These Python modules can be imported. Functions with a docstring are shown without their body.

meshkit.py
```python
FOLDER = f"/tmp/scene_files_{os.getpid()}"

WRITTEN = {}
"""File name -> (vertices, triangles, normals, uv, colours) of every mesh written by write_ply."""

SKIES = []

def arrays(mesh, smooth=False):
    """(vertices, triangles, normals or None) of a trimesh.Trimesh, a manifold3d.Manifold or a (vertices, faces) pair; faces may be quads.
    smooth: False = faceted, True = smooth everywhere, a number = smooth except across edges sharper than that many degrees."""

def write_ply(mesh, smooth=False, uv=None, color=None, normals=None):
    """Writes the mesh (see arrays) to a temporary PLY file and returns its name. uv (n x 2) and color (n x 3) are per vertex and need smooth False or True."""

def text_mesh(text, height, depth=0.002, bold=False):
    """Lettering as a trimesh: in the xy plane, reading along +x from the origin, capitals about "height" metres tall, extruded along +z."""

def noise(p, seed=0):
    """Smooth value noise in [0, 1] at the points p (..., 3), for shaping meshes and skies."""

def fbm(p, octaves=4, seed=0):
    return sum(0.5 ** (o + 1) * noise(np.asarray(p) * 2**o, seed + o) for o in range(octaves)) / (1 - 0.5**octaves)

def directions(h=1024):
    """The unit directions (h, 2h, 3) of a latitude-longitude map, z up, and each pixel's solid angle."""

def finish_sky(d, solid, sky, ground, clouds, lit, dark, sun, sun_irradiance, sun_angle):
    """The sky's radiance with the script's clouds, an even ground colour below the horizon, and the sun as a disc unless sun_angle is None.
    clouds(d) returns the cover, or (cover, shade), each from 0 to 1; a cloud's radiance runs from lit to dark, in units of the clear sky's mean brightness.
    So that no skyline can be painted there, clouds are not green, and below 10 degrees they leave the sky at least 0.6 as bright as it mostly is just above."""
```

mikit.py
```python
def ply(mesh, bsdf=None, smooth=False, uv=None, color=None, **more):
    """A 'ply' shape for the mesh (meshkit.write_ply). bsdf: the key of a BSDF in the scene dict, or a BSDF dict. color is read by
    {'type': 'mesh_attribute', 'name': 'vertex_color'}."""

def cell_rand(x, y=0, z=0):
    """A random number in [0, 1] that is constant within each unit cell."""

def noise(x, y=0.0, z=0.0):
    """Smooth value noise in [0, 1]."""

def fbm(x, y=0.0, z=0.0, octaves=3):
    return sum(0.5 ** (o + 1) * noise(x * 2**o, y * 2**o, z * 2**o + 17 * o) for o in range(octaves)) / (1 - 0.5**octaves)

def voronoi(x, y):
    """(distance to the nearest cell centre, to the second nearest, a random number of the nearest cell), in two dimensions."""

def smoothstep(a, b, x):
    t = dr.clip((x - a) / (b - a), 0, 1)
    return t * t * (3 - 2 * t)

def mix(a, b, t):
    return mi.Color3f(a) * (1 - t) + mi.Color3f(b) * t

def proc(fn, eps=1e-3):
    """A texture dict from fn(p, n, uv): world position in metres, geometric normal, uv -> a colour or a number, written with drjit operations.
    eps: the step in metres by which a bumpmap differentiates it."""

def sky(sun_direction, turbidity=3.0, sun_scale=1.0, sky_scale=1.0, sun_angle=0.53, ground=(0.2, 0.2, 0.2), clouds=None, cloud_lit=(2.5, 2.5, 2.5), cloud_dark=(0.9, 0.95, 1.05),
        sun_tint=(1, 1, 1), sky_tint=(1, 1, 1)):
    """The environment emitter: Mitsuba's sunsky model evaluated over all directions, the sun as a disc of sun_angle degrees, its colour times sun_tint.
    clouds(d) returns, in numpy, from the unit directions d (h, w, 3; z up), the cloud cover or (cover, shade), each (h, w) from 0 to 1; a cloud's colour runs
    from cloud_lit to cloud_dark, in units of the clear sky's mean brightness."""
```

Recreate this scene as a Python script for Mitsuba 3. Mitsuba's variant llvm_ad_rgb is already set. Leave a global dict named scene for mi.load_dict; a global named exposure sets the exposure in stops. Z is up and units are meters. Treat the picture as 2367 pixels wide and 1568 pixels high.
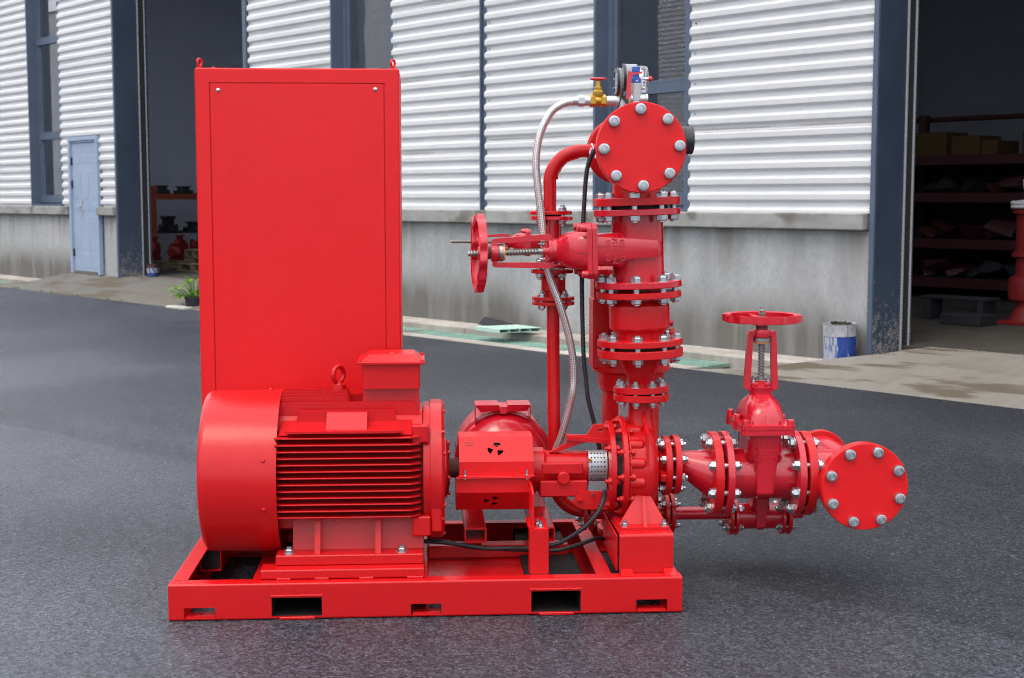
import math, random
import numpy as np, trimesh, shapely
import shapely.geometry as sg
import drjit as dr
import mitsuba as mi
import mikit, meshkit
import manifold3d as m3
from mikit import noise, fbm, voronoi, cell_rand, smoothstep, mix

T = mi.ScalarTransform4f
rng = random.Random(7)
nrng = np.random.default_rng(11)
scene, labels = {}, {}

# ------------------------------------------------------------------ camera, sky, exposure
CAM_H, PITCH = 1.30, math.radians(5.62)
scene['camera'] = {
    'type': 'thinlens', 'fov': 2 * math.degrees(math.atan(2367 / 2 / 3290)), 'fov_axis': 'x',
    'near_clip': 0.05, 'far_clip': 1000.0, 'aperture_radius': 0.0030, 'focus_distance': 4.72,
    'to_world': T().look_at(origin=[0, 0, CAM_H], target=[0, math.cos(PITCH), CAM_H - math.sin(PITCH)], up=[0, 0, 1]),
}


def overcast(d):
    z = np.clip(d[..., 2], 0, 1)
    soft = meshkit.fbm(d * np.array([2.2, 2.2, 4.0]), 4, seed=3)
    return np.ones(z.shape), np.clip(0.86 - 0.95 * z + 0.35 * (soft - 0.5), 0, 1)


scene['sky'] = mikit.sky([-0.25, -0.45, 0.86], turbidity=4, sun_scale=0.10, sun_angle=24, ground=(0.12, 0.12, 0.13),
                         clouds=overcast, cloud_lit=(2.42, 2.5, 2.66), cloud_dark=(1.00, 1.08, 1.22))
exposure = 3.30

# ------------------------------------------------------------------ frames
YAW = math.radians(3.43)
SKID = np.array([[math.cos(YAW), -math.sin(YAW), 0, -1.0607], [math.sin(YAW), math.cos(YAW), 0, 4.2903], [0, 0, 1, 0.0015], [0, 0, 0, 1.0]])
WALL = np.array([[-0.657578, -0.753387, 0, 2.73132], [0.753387, -0.657578, 0, 10.71966], [0, 0, 1, 0], [0, 0, 0, 1.0]])


def frame(origin, x, y, z):
    m = np.eye(4)
    m[:3, 0], m[:3, 1], m[:3, 2], m[:3, 3] = x, y, z, origin
    return m


def rot(axis, deg, point=(0, 0, 0)):
    return trimesh.transformations.rotation_matrix(math.radians(deg), axis, point)


def shift(x, y, z):
    m = np.eye(4)
    m[:3, 3] = x, y, z
    return m


# ------------------------------------------------------------------ materials
def two(b):
    return {'type': 'twosided', 'b': b}


def rgb(*c):
    return {'type': 'rgb', 'value': list(c)}


def mat(name, color, rough=0.5, spec=0.5, metal=0.0, coat=0.0, coat_gloss=0.9, bump=None, scale=0.001):
    b = {'type': 'principled', 'base_color': color if isinstance(color, dict) else rgb(*color),
         'roughness': rough, 'specular': spec, 'metallic': metal}
    if coat:
        b['clearcoat'], b['clearcoat_gloss'] = coat, coat_gloss
    if bump is not None:
        b = {'type': 'bumpmap', 'tex': bump, 'scale': scale, 'b': b}
    scene[name] = two(b)


def red_color(base, dirt=0.10):
    def fn(p, n, uv):
        a = fbm(p.x * 3.1, p.y * 3.1, p.z * 3.1, 3)
        g = noise(p.x * 260, p.y * 260, p.z * 260)
        dust = smoothstep(0.55, 0.95, fbm(p.x * 9, p.y * 9, p.z * 5, 3)) * dirt
        c = mi.Color3f(*base) * (0.93 + 0.14 * a) * (0.96 + 0.08 * g)
        return mix(c, (0.30, 0.17, 0.16), dust)
    return mikit.proc(fn)


def orange_peel(p, n, uv):
    return 9.0 * noise(p.x * 2.6, p.y * 2.6, p.z * 2.6) + noise(p.x * 180, p.y * 180, p.z * 180) * 0.6 + noise(p.x * 40, p.y * 40, p.z * 40)


def cast_skin(p, n, uv):
    return noise(p.x * 320, p.y * 320, p.z * 320) + 0.8 * noise(p.x * 120, p.y * 120, p.z * 120)


mat('powder_red', red_color((0.565, 0.0058, 0.0085), 0.015), 0.36, 0.32, bump=mikit.proc(orange_peel), scale=0.00012)
mat('paint_red', red_color((0.46, 0.005, 0.007), 0.03), 0.28, 0.36, bump=mikit.proc(orange_peel), scale=0.00014)
mat('cast_red', red_color((0.45, 0.005, 0.0075), 0.03), 0.28, 0.36, bump=mikit.proc(cast_skin), scale=0.00016)
mat('epoxy_red', red_color((0.44, 0.005, 0.016), 0.015), 0.20, 0.6, coat=0.4, bump=mikit.proc(orange_peel), scale=0.00008)


def zinc_color(p, n, uv):
    g = fbm(p.x * 60, p.y * 60, p.z * 60, 3)
    return mix((0.32, 0.345, 0.37), (0.54, 0.56, 0.58), g)


mat('zinc', mikit.proc(zinc_color), 0.30, 0.5, metal=0.9)
mat('guard_steel', (0.17, 0.175, 0.19), 0.45, 0.5, metal=0.3)
mat('galvanised', (0.50, 0.52, 0.54), 0.38, 0.5, metal=0.75)
mat('steel_screw', (0.30, 0.29, 0.28), 0.35, 0.5, metal=0.85)
mat('perforated_steel', (0.36, 0.37, 0.39), 0.38, 0.5, metal=0.7)
mat('brass', (0.46, 0.27, 0.035), 0.30, 0.5, metal=0.7)
mat('bronze_ring', (0.66, 0.30, 0.12), 0.4, 0.5, metal=0.3)
mat('black_rubber', (0.016, 0.016, 0.019), 0.45, 0.4)
mat('black_plastic', (0.020, 0.021, 0.024), 0.35, 0.5)
mat('shade_black', (0.012, 0.010, 0.010), 0.7, 0.3)  # near-black colour standing in for shade in openings and behind the right rack
mat('grey_enamel', (0.21, 0.225, 0.25), 0.4, 0.5)
mat('cast_grey', (0.36, 0.37, 0.385), 0.45, 0.5, metal=0.1)
mat('blue_plastic', (0.020, 0.075, 0.30), 0.35, 0.5)
mat('white_plastic', (0.74, 0.72, 0.76), 0.25, 0.5)
mat('white_ribbon', (0.74, 0.68, 0.78), 0.5, 0.3)
mat('rust_shaft', (0.12, 0.030, 0.022), 0.6, 0.3)
mat('gasket', (0.030, 0.022, 0.020), 0.8, 0.2)


def braid_color(p, n, uv):
    k = 520.0
    w = dr.sin((uv.x * 36 + uv.y * k)) * dr.sin((uv.x * 36 - uv.y * k))
    return mix((0.22, 0.21, 0.21), (0.80, 0.78, 0.76), smoothstep(-0.45, 0.15, w))


mat('braid', mikit.proc(braid_color), 0.32, 0.5, metal=0.75)


def wall_uvw(p):
    x, y = p.x - 2.73132, p.y - 10.71966
    return -0.657578 * x + 0.753387 * y, -0.753387 * x - 0.657578 * y, p.z


def paving_joint(p):
    """Lane joint across the yard: 1 in the coarse darker strip beside it."""
    d = (p.x + 2.91) * 0.676 + (p.y - 8.15) * 0.737 + 0.05 * (noise(p.x * 1.6, p.y * 1.6) - 0.5)
    along = -(p.x + 2.91) * 0.737 + (p.y - 8.15) * 0.676
    return smoothstep(-0.02, 0.03, d) * smoothstep(0.42, 0.10, d), smoothstep(0.010, 0.003, dr.abs(d)) * smoothstep(0.35, 0.6, noise(along * 3.0, 5.0))


def asphalt_color(p, n, uv):
    f1, f2, r = voronoi(p.x * 128, p.y * 128)
    f3, f4, r2 = voronoi(p.x * 62 + 3.1, p.y * 62)
    grain = smoothstep(0.05, 0.40, f2 - f1)
    big = fbm(p.x * 0.55, p.y * 0.55, 0, 4)
    mid = fbm(p.x * 3.0 + 9, p.y * 3.0, 0, 2)
    patch = smoothstep(0.34, 0.68, big)
    strip, crack = paving_joint(p)
    base = mix((0.030, 0.0325, 0.0415), (0.049, 0.053, 0.0665), patch) * (0.90 + 0.20 * mid) * (1.24 - 0.46 * smoothstep(-2.3, 0.1, p.x + 1.0 * (mid - 0.5)))  # lighter left, darker right: sky sheen painted into the base colour
    stone = 0.36 + 1.28 * r
    c = base * (0.50 + 0.58 * grain) * stone * (0.70 + 0.60 * r2)
    c = c * (1.0 - 0.30 * strip) * (1.0 - 0.5 * crack)
    light = smoothstep(0.980, 0.995, r) * grain
    c = mix(c, (0.18, 0.18, 0.185), light * 0.5)
    pit = smoothstep(0.985, 0.995, r2) * smoothstep(0.30, 0.18, f3)
    c = c * (1 - 0.75 * pit)
    s, q, z = wall_uvw(p)
    lane = smoothstep(0.012, 0.004, dr.abs(q - 1.62 - 0.03 * s + 0.35)) * smoothstep(12.8, 12.6, s) * smoothstep(10.9, 11.2, s) * smoothstep(0.4, 0.6, noise(s * 5, q * 5))
    return mix(c, (0.24, 0.24, 0.24), lane * 0.5)


def asphalt_rough(p, n, uv):
    wet = smoothstep(0.42, 0.66, fbm(p.x * 0.42 + 4.2, p.y * 0.42 + 1.7, 0, 4))
    return 0.38 + 0.18 * wet + 0.08 * noise(p.x * 70, p.y * 70)


def asphalt_bump(p, n, uv):
    f1, f2, r = voronoi(p.x * 128, p.y * 128)
    return smoothstep(0.0, 0.40, f2 - f1) * (0.5 + 0.5 * r)


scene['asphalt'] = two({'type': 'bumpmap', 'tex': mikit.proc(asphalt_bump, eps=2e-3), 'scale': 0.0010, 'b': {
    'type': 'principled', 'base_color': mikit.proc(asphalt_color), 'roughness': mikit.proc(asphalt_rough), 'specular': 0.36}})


def plinth_color(p, n, uv):
    s, q, z = wall_uvw(p)
    streak = fbm(s * 9, z * 0.8, 0, 4)
    fine = fbm(s * 40, z * 30, q * 30, 3)
    blot = fbm(s * 0.9 + 3, z * 1.4, 0, 3)
    c = mix((0.225, 0.23, 0.235), (0.42, 0.425, 0.425), 0.55 * streak + 0.45 * blot) * (0.88 + 0.24 * fine)
    foot = smoothstep(0.32, 0.62, fbm(s * 0.55 + 0.4, 0.3, 0, 2))
    low = smoothstep(0.0, 0.50, 0.16 + 0.52 * foot - z) * (0.35 + 0.95 * streak)
    c = mix(c, (0.085, 0.075, 0.060), dr.clip(low, 0, 0.82))
    high = smoothstep(0.45, 1.05, z) * smoothstep(0.42, 0.66, fbm(s * 7.0, z * 0.35 + 3, 0, 3))
    c = mix(c, (0.14, 0.135, 0.125), high * 0.32)
    drip = smoothstep(0.52, 0.74, fbm(s * 5.5, z * 0.45 + 7, 0, 3)) * smoothstep(0.55, 1.05, z)
    return mix(c, (0.17, 0.15, 0.12), drip * 0.55)


def conc_bump(p, n, uv):
    return fbm(p.x * 25, p.y * 25, p.z * 25, 4)


mat('plinth_concrete', mikit.proc(plinth_color), 0.85, 0.3, bump=mikit.proc(conc_bump), scale=0.004)


def sill_color(p, n, uv):
    s, q, z = wall_uvw(p)
    a = fbm(s * 7, z * 14, q * 10, 4)
    b = fbm(s * 2.2 + 5, z * 2, 0, 3)
    c = mix((0.165, 0.16, 0.15), (0.36, 0.36, 0.355), a * 0.6 + b * 0.4)
    return mix(c, (0.10, 0.085, 0.06), smoothstep(0.55, 0.8, fbm(s * 4 + 11, z * 5, 0, 3)) * 0.7)


mat('sill_concrete', mikit.proc(sill_color), 0.9, 0.3, bump=mikit.proc(conc_bump), scale=0.005)


def ramp_color(p, n, uv):
    s, q, z = wall_uvw(p)
    a = fbm(s * 1.6, q * 1.6, 0, 4)
    b = fbm(s * 14, q * 5, 0, 3)
    c = mix((0.135, 0.122, 0.106), (0.215, 0.199, 0.178), a * 0.6 + b * 0.4) * mix((0.66, 0.68, 0.71), (1, 1, 1), smoothstep(9.0, 6.0, s))
    mark = smoothstep(0.46, 0.66, fbm(s * 2.2 + q * 2.0 + 2, q * 9.0 - s * 1.2, 3.0, 4)) * smoothstep(0.3, 0.62, fbm(s * 0.9, q * 0.9 + 8, 0, 2))
    c = mix(c, (0.085, 0.068, 0.048), mark * 0.95)
    wet = smoothstep(11.4, 10.6, s) * smoothstep(8.0, 9.4, s)
    return mix(c, (0.12, 0.108, 0.092), wet * 0.75)


mat('ramp_concrete', mikit.proc(ramp_color), 0.75, 0.35, bump=mikit.proc(conc_bump), scale=0.006)


def pavement_color(p, n, uv):
    s, q, z = wall_uvw(p)
    a = fbm(s * 2.1, q * 5, 0, 4)
    c = mix((0.19, 0.168, 0.142), (0.36, 0.34, 0.31), a)
    return c * (0.85 + 0.3 * fbm(s * 20, q * 20, 0, 2))


mat('pavement_concrete', mikit.proc(pavement_color), 0.85, 0.3, bump=mikit.proc(conc_bump), scale=0.004)


def siding_color(p, n, uv):
    s, q, z = wall_uvw(p)
    a = fbm(s * 0.9, z * 2.2, 0, 3)
    streak = fbm(s * 6, z * 0.5, 2, 3)
    c = mix((0.51, 0.52, 0.535), (0.58, 0.585, 0.59), a)
    grime = smoothstep(0.55, 0.9, streak) * 0.10
    c = mix(c, (0.42, 0.40, 0.37), grime)
    seam = smoothstep(0.50, 0.8, fbm(s * 1.1, z * 1.3, 5, 3)) * smoothstep(0.010, 0.0, q)
    c = mix(c, (0.34, 0.32, 0.29), seam * 0.30)
    lap = (z - dr.select(s < 4.55, 1.865, dr.select(s < 10, 1.76, 1.80))) / 0.75
    f = (lap - dr.floor(lap)) * 0.75
    line = smoothstep(0.0, 0.004, f) * smoothstep(0.034, 0.006, f) * (0.25 + 0.75 * smoothstep(0.35, 0.65, noise(s * 2.3, dr.floor(lap) * 3.7)))  # thin shadow under each sheet lap painted in, together with patchy dirt
    return mix(c, (0.20, 0.18, 0.155), line * 0.62)


mat('white_siding', mikit.proc(siding_color), 0.45, 0.4)


def trim_color(p, n, uv):
    a = fbm(p.x * 3, p.y * 3, p.z * 3, 3)
    return mix((0.060, 0.082, 0.125), (0.085, 0.112, 0.165), a)


mat('blue_trim', mikit.proc(trim_color), 0.42, 0.5)


def scraped_color(p, n, uv):
    s, q, z = wall_uvw(p)
    a = 0.40 * fbm(q * 30, z * 22, s * 9, 4) + 0.60 * fbm(q * 150, z * 110, s * 60, 3)
    amount = smoothstep(0.80, 0.12, z)
    bare = smoothstep(0.66 - 0.22 * amount, 0.80 - 0.22 * amount, a) * smoothstep(1.1, 0.6, z)
    c = mix((0.026, 0.040, 0.068), (0.042, 0.060, 0.095), fbm(q * 3, z * 3, 0, 3))
    return mix(c, (0.36, 0.33, 0.29), bare * 0.60)


mat('scraped_steel', mikit.proc(scraped_color), 0.5, 0.5)
mat('rail_steel', (0.30, 0.30, 0.31), 0.5, 0.5)


def door_color(p, n, uv):
    a = fbm(p.x * 4, p.y * 4, p.z * 3, 3)
    return mix((0.225, 0.29, 0.40), (0.29, 0.36, 0.47), a)


mat('blue_door', mikit.proc(door_color), 0.45, 0.5)
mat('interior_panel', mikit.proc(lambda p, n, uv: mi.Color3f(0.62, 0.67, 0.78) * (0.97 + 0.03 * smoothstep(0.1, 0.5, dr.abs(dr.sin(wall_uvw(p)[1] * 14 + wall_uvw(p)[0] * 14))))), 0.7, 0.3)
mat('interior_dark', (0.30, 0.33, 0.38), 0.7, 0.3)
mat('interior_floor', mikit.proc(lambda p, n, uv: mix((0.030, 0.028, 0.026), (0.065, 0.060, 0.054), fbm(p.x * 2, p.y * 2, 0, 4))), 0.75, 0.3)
mat('dark_roof', (0.10, 0.11, 0.12), 0.8, 0.3)
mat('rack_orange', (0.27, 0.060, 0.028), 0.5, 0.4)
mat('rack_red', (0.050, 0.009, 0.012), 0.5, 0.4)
mat('dull_red', (0.20, 0.011, 0.012), 0.55, 0.4)
mat('cardboard', (0.085, 0.052, 0.022), 0.85, 0.2)
mat('dark_iron', (0.024, 0.026, 0.031), 0.65, 0.3)
mat('timber', mikit.proc(lambda p, n, uv: mix((0.10, 0.075, 0.052), (0.24, 0.19, 0.135), fbm(p.x * 9, p.y * 9, p.z * 40, 3))), 0.85, 0.2)
mat('white_wrap', (0.66, 0.66, 0.70), 0.45, 0.4)


def grate_color(p, n, uv):
    a = fbm(p.x * 6, p.y * 6, 0, 4)
    c = mix((0.115, 0.215, 0.175), (0.21, 0.345, 0.285), a)
    return mix(c, (0.16, 0.14, 0.11), smoothstep(0.55, 0.8, fbm(p.x * 2.5 + 4, p.y * 2.5, 0, 3)) * 0.6)


mat('green_grate', mikit.proc(grate_color), 0.6, 0.4)
mat('pale_green', (0.36, 0.52, 0.45), 0.45, 0.4)


def bucket_color(p, n, uv):
    # uv.x = angle / 2pi, uv.y = height fraction
    a, h = 1.0 - uv.x, uv.y
    wear = fbm(a * 60, h * 5, 0, 4)
    tin = mix((0.22, 0.225, 0.25), (0.42, 0.425, 0.46), fbm(a * 30, h * 8, 4, 3))
    blue = mi.Color3f(0.014, 0.048, 0.24) * (0.8 + 0.4 * noise(a * 50, h * 9))
    patch = smoothstep(0.0, 0.006, a - 0.582) * smoothstep(0.0, 0.008, 0.582 + 0.085 * (0.42 - h) - a)
    edge = smoothstep(0.470, 0.486, a + 0.03 * (wear - 0.5)) * (1 - patch)
    speck = smoothstep(0.47, 0.56, wear) * (1 - edge) * 0.62
    body = smoothstep(0.70, 0.685, h)
    c = mix(tin, (0.33, 0.36, 0.46), (1 - edge) * body * 0.5)
    c = mix(c, blue, dr.clip(edge + speck, 0, 1) * body)
    seam = smoothstep(0.005, 0.002, dr.abs(a - 0.578))
    return mix(c, (0.10, 0.055, 0.04), seam * 0.8)


mat('bucket_paint', mikit.proc(bucket_color), 0.4, 0.5)
mat('can_label', mikit.proc(lambda p, n, uv: mix(mix((0.02, 0.035, 0.16), (0.30, 0.30, 0.36), smoothstep(0.32, 0.36, uv.y) * smoothstep(0.62, 0.45, noise(uv.x * 40, uv.y * 7))), (0.06, 0.012, 0.018), smoothstep(0.70, 0.74, uv.y))), 0.4, 0.5)
mat('rust_wire', (0.16, 0.09, 0.07), 0.6, 0.4)
mat('soil', (0.035, 0.030, 0.024), 0.95, 0.1)
mat('stone_edge', (0.42, 0.41, 0.38), 0.9, 0.2)
for i, c in enumerate([(0.10, 0.26, 0.030), (0.17, 0.36, 0.04), (0.22, 0.36, 0.045)]):
    scene[f'leaf_{i}'] = {'type': 'principledthin', 'base_color': rgb(*c), 'roughness': 0.45, 'diff_trans': 0.7, 'spec_trans': 0.0}
scene['window_glass'] = {'type': 'thindielectric', 'int_ior': 1.9}
scene['clear_cover'] = {'type': 'thindielectric'}


# ------------------------------------------------------------------ mesh helpers
def cat(*ms):
    out = []
    for m in ms:
        out += list(m) if isinstance(m, (list, tuple)) else [m]
    return trimesh.util.concatenate(out)


def mv(m, M):
    m = m.copy()
    m.apply_transform(M)
    return m


def hull(pts):
    return trimesh.Trimesh(np.asarray(pts, float)).convex_hull if False else trimesh.convex.convex_hull(np.asarray(pts, float))


def rbox(x0, x1, y0, y1, z0, z1, b=0.002):
    b = min(b, (x1 - x0) * .45, (y1 - y0) * .45, (z1 - z0) * .45)
    pts = []
    for x, sx in ((x0, 1), (x1, -1)):
        for y, sy in ((y0, 1), (y1, -1)):
            for z, sz in ((z0, 1), (z1, -1)):
                pts += [(x + sx * b, y + sy * b, z), (x + sx * b, y, z + sz * b), (x, y + sy * b, z + sz * b)]
    return hull(pts)


def bx(x0, x1, y0, y1, z0, z1):
    m = trimesh.creation.box(bounds=[[x0, y0, z0], [x1, y1, z1]])
    return m


def lathe(prof, n=48, axis='z', arc=None):
    """Profile [(r, h), ...] turned round an axis through the origin."""
    prof = np.asarray(prof, float)
    ang = np.linspace(0, 2 * np.pi, n, endpoint=False)
    v = np.stack([prof[:, None, 0] * np.cos(ang), prof[:, None, 0] * np.sin(ang), np.broadcast_to(prof[:, None, 1], (len(prof), n))], -1).reshape(-1, 3)
    i, j = np.meshgrid(np.arange(len(prof) - 1), np.arange(n), indexing='ij')
    a, b = i * n + j, i * n + (j + 1) % n
    f = np.vstack([np.stack([a, b, b + n], -1).reshape(-1, 3), np.stack([a, b + n, a + n], -1).reshape(-1, 3)])
    m = trimesh.Trimesh(v, f, process=False)
    m.merge_vertices()
    m.update_faces(m.nondegenerate_faces())
    if axis == 'x':
        m.apply_transform(frame((0, 0, 0), (0, 1, 0), (0, 0, 1), (1, 0, 0)))
    elif axis == 'y':
        m.apply_transform(frame((0, 0, 0), (0, 0, 1), (1, 0, 0), (0, 1, 0)))
    return m


def disc(r, h0, h1, n=56, axis='z', b=0.0015, bore=0.0):
    p = [(bore, h0), (r - b, h0), (r, h0 + b), (r, h1 - b), (r - b, h1), (bore, h1)]
    if bore > 0:
        p.append((bore, h0))
    return lathe(p, n, axis)


def cyl(r, p0, p1, n=24):
    p0, p1 = np.asarray(p0, float), np.asarray(p1, float)
    z = p1 - p0
    L = np.linalg.norm(z)
    m = lathe([(0, 0), (r, 0), (r, L), (0, L)], n)
    m.apply_transform(trimesh.geometry.align_vectors([0, 0, 1], z / L))
    m.apply_translation(p0)
    return m


def spline(pts, per=10):
    p = np.asarray(pts, float)
    p = np.vstack([2 * p[0] - p[1], p, 2 * p[-1] - p[-2]])
    out = []
    for i in range(1, len(p) - 2):
        for t in np.linspace(0, 1, per, endpoint=False):
            a, b, c, d = p[i - 1:i + 3]
            out.append(0.5 * (2 * b + (c - a) * t + (2 * a - 5 * b + 4 * c - d) * t ** 2 + (3 * b - a - 3 * c + d) * t ** 3))
    out.append(p[-2])
    return np.array(out)


def tube(path, r, n=14, caps=True, with_uv=False):
    p = np.asarray(path, float)
    t = np.gradient(p, axis=0)
    t /= np.linalg.norm(t, axis=1, keepdims=True)
    a = np.cross(t[0], [0.3, 1, 0.2])
    a /= np.linalg.norm(a)
    A = []
    for k in range(len(p)):
        a = a - t[k] * (a @ t[k])
        a /= np.linalg.norm(a)
        A.append(a)
    A = np.array(A)
    B = np.cross(t, A)
    m = n + 1 if with_uv else n
    ang = np.arange(m) * 2 * np.pi / n
    rr = np.broadcast_to(r, (len(p),))
    v = (p[:, None] + rr[:, None, None] * (np.cos(ang)[None, :, None] * A[:, None] + np.sin(ang)[None, :, None] * B[:, None])).reshape(-1, 3)
    i, j = np.meshgrid(np.arange(len(p) - 1), np.arange(n), indexing='ij')
    q = np.stack([i * m + j, i * m + (j + 1) % m, (i + 1) * m + (j + 1) % m, (i + 1) * m + j], -1).reshape(-1, 4)
    f = np.vstack([q[:, [0, 1, 2]], q[:, [0, 2, 3]]])
    if with_uv:
        s = np.concatenate([[0], np.cumsum(np.linalg.norm(np.diff(p, axis=0), axis=1))])
        uv = np.stack([np.broadcast_to(ang / (2 * np.pi), (len(p), m)), np.broadcast_to(s[:, None], (len(p), m))], -1).reshape(-1, 2)
        return trimesh.Trimesh(v, f, process=False), uv
    if caps:
        c0, c1 = len(v), len(v) + 1
        v = np.vstack([v, p[0], p[-1]])
        j = np.arange(n)
        e = (len(p) - 1) * n
        f = np.vstack([f, np.stack([(j + 1) % n, j, j * 0 + c0], 1), np.stack([e + j, e + (j + 1) % n, j * 0 + c1], 1)])
    return trimesh.Trimesh(v, f, process=False)


AXES = {'xy': np.eye(4), 'xz': frame((0, 0, 0), (1, 0, 0), (0, 0, 1), (0, 1, 0)), 'yz': frame((0, 0, 0), (0, 1, 0), (0, 0, 1), (1, 0, 0))}


def extrude(poly, d0, d1, plane='xy'):
    """A shapely polygon drawn in a plane, made solid between d0 and d1 along the third axis."""
    if not isinstance(poly, (sg.Polygon, sg.MultiPolygon)):
        poly = sg.Polygon(poly)
    ms = [trimesh.creation.extrude_polygon(g, d1 - d0, engine='earcut') for g in getattr(poly, 'geoms', [poly])]
    m = cat(ms)
    m.apply_translation([0, 0, d0])
    m.apply_transform(AXES[plane])
    return m


def man(m):
    m = m.copy()
    m.merge_vertices()
    return m3.Manifold(m3.Mesh(np.asarray(m.vertices, np.float32), np.asarray(m.faces, np.uint32)))


def tri(m):
    q = m.to_mesh()
    return trimesh.Trimesh(q.vert_properties[:, :3], q.tri_verts, process=False)


def cut(a, *bs):
    a = man(a)
    for b in bs:
        a = a - man(b)
    return tri(a)


def circle(x, y, r, n=24):
    return sg.Point(x, y).buffer(r, quad_segs=max(3, n // 4))


def hexnut(af, h, z0=0.0, round_=0.93):
    R = af / math.sqrt(3)
    hexp = sg.Polygon([(R * math.cos(k * math.pi / 3), R * math.sin(k * math.pi / 3)) for k in range(6)])
    top = hexp.buffer(0)
    pts = []
    for k in range(6):
        for s_, zz in ((1.0, z0), (1.0, z0 + h * 0.80), (round_ * 0.93, z0 + h)):
            pts.append((R * s_ * math.cos(k * math.pi / 3), R * s_ * math.sin(k * math.pi / 3), zz))
    return hull(pts)


def bolt_mesh(d, grip, tail=0.012, dome=False):
    """Head above z = 0, grip below it, nut under the grip."""
    af, hh = 1.55 * d, 0.68 * d
    washer = lathe([(0, 0), ((.8 if dome else 1.05) * d, 0), ((.8 if dome else 1.05) * d, 0.13 * d), (0, 0.13 * d)], 20)
    if dome:
        head = lathe([(0.88 * d, 0.02 * d), (0.88 * d, 0.60 * d), (0.82 * d, 0.74 * d), (0.70 * d, 0.80 * d), (0, 0.81 * d)], 24)
    else:
        head = mv(hexnut(af, hh), shift(0, 0, 0.13 * d))
    ms = [washer, head, lathe([(d / 2, 0.02), (d / 2, -grip - 0.8 * d - tail), (d * .42, -grip - 0.84 * d - tail), (0, -grip - 0.84 * d - tail)], 14)]
    ms.append(mv(washer, shift(0, 0, -grip - 0.13 * d)))
    ms.append(mv(hexnut(af, 0.8 * d), frame((0, 0, -grip - 0.13 * d), (1, 0, 0), (0, -1, 0), (0, 0, -1))))
    return cat(ms)


def screw_rod(r, L, pitch=0.006, n=14, depth=0.0013):
    prof = [(0, 0)]
    for k in range(int(L / pitch)):
        z = k * pitch
        prof += [(r - depth, z + .1 * pitch), (r, z + 0.4 * pitch), (r, z + .6 * pitch), (r - depth, z + 0.9 * pitch)]
    prof += [(r - depth, L), (0, L)]
    return lathe(prof, n)


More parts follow.
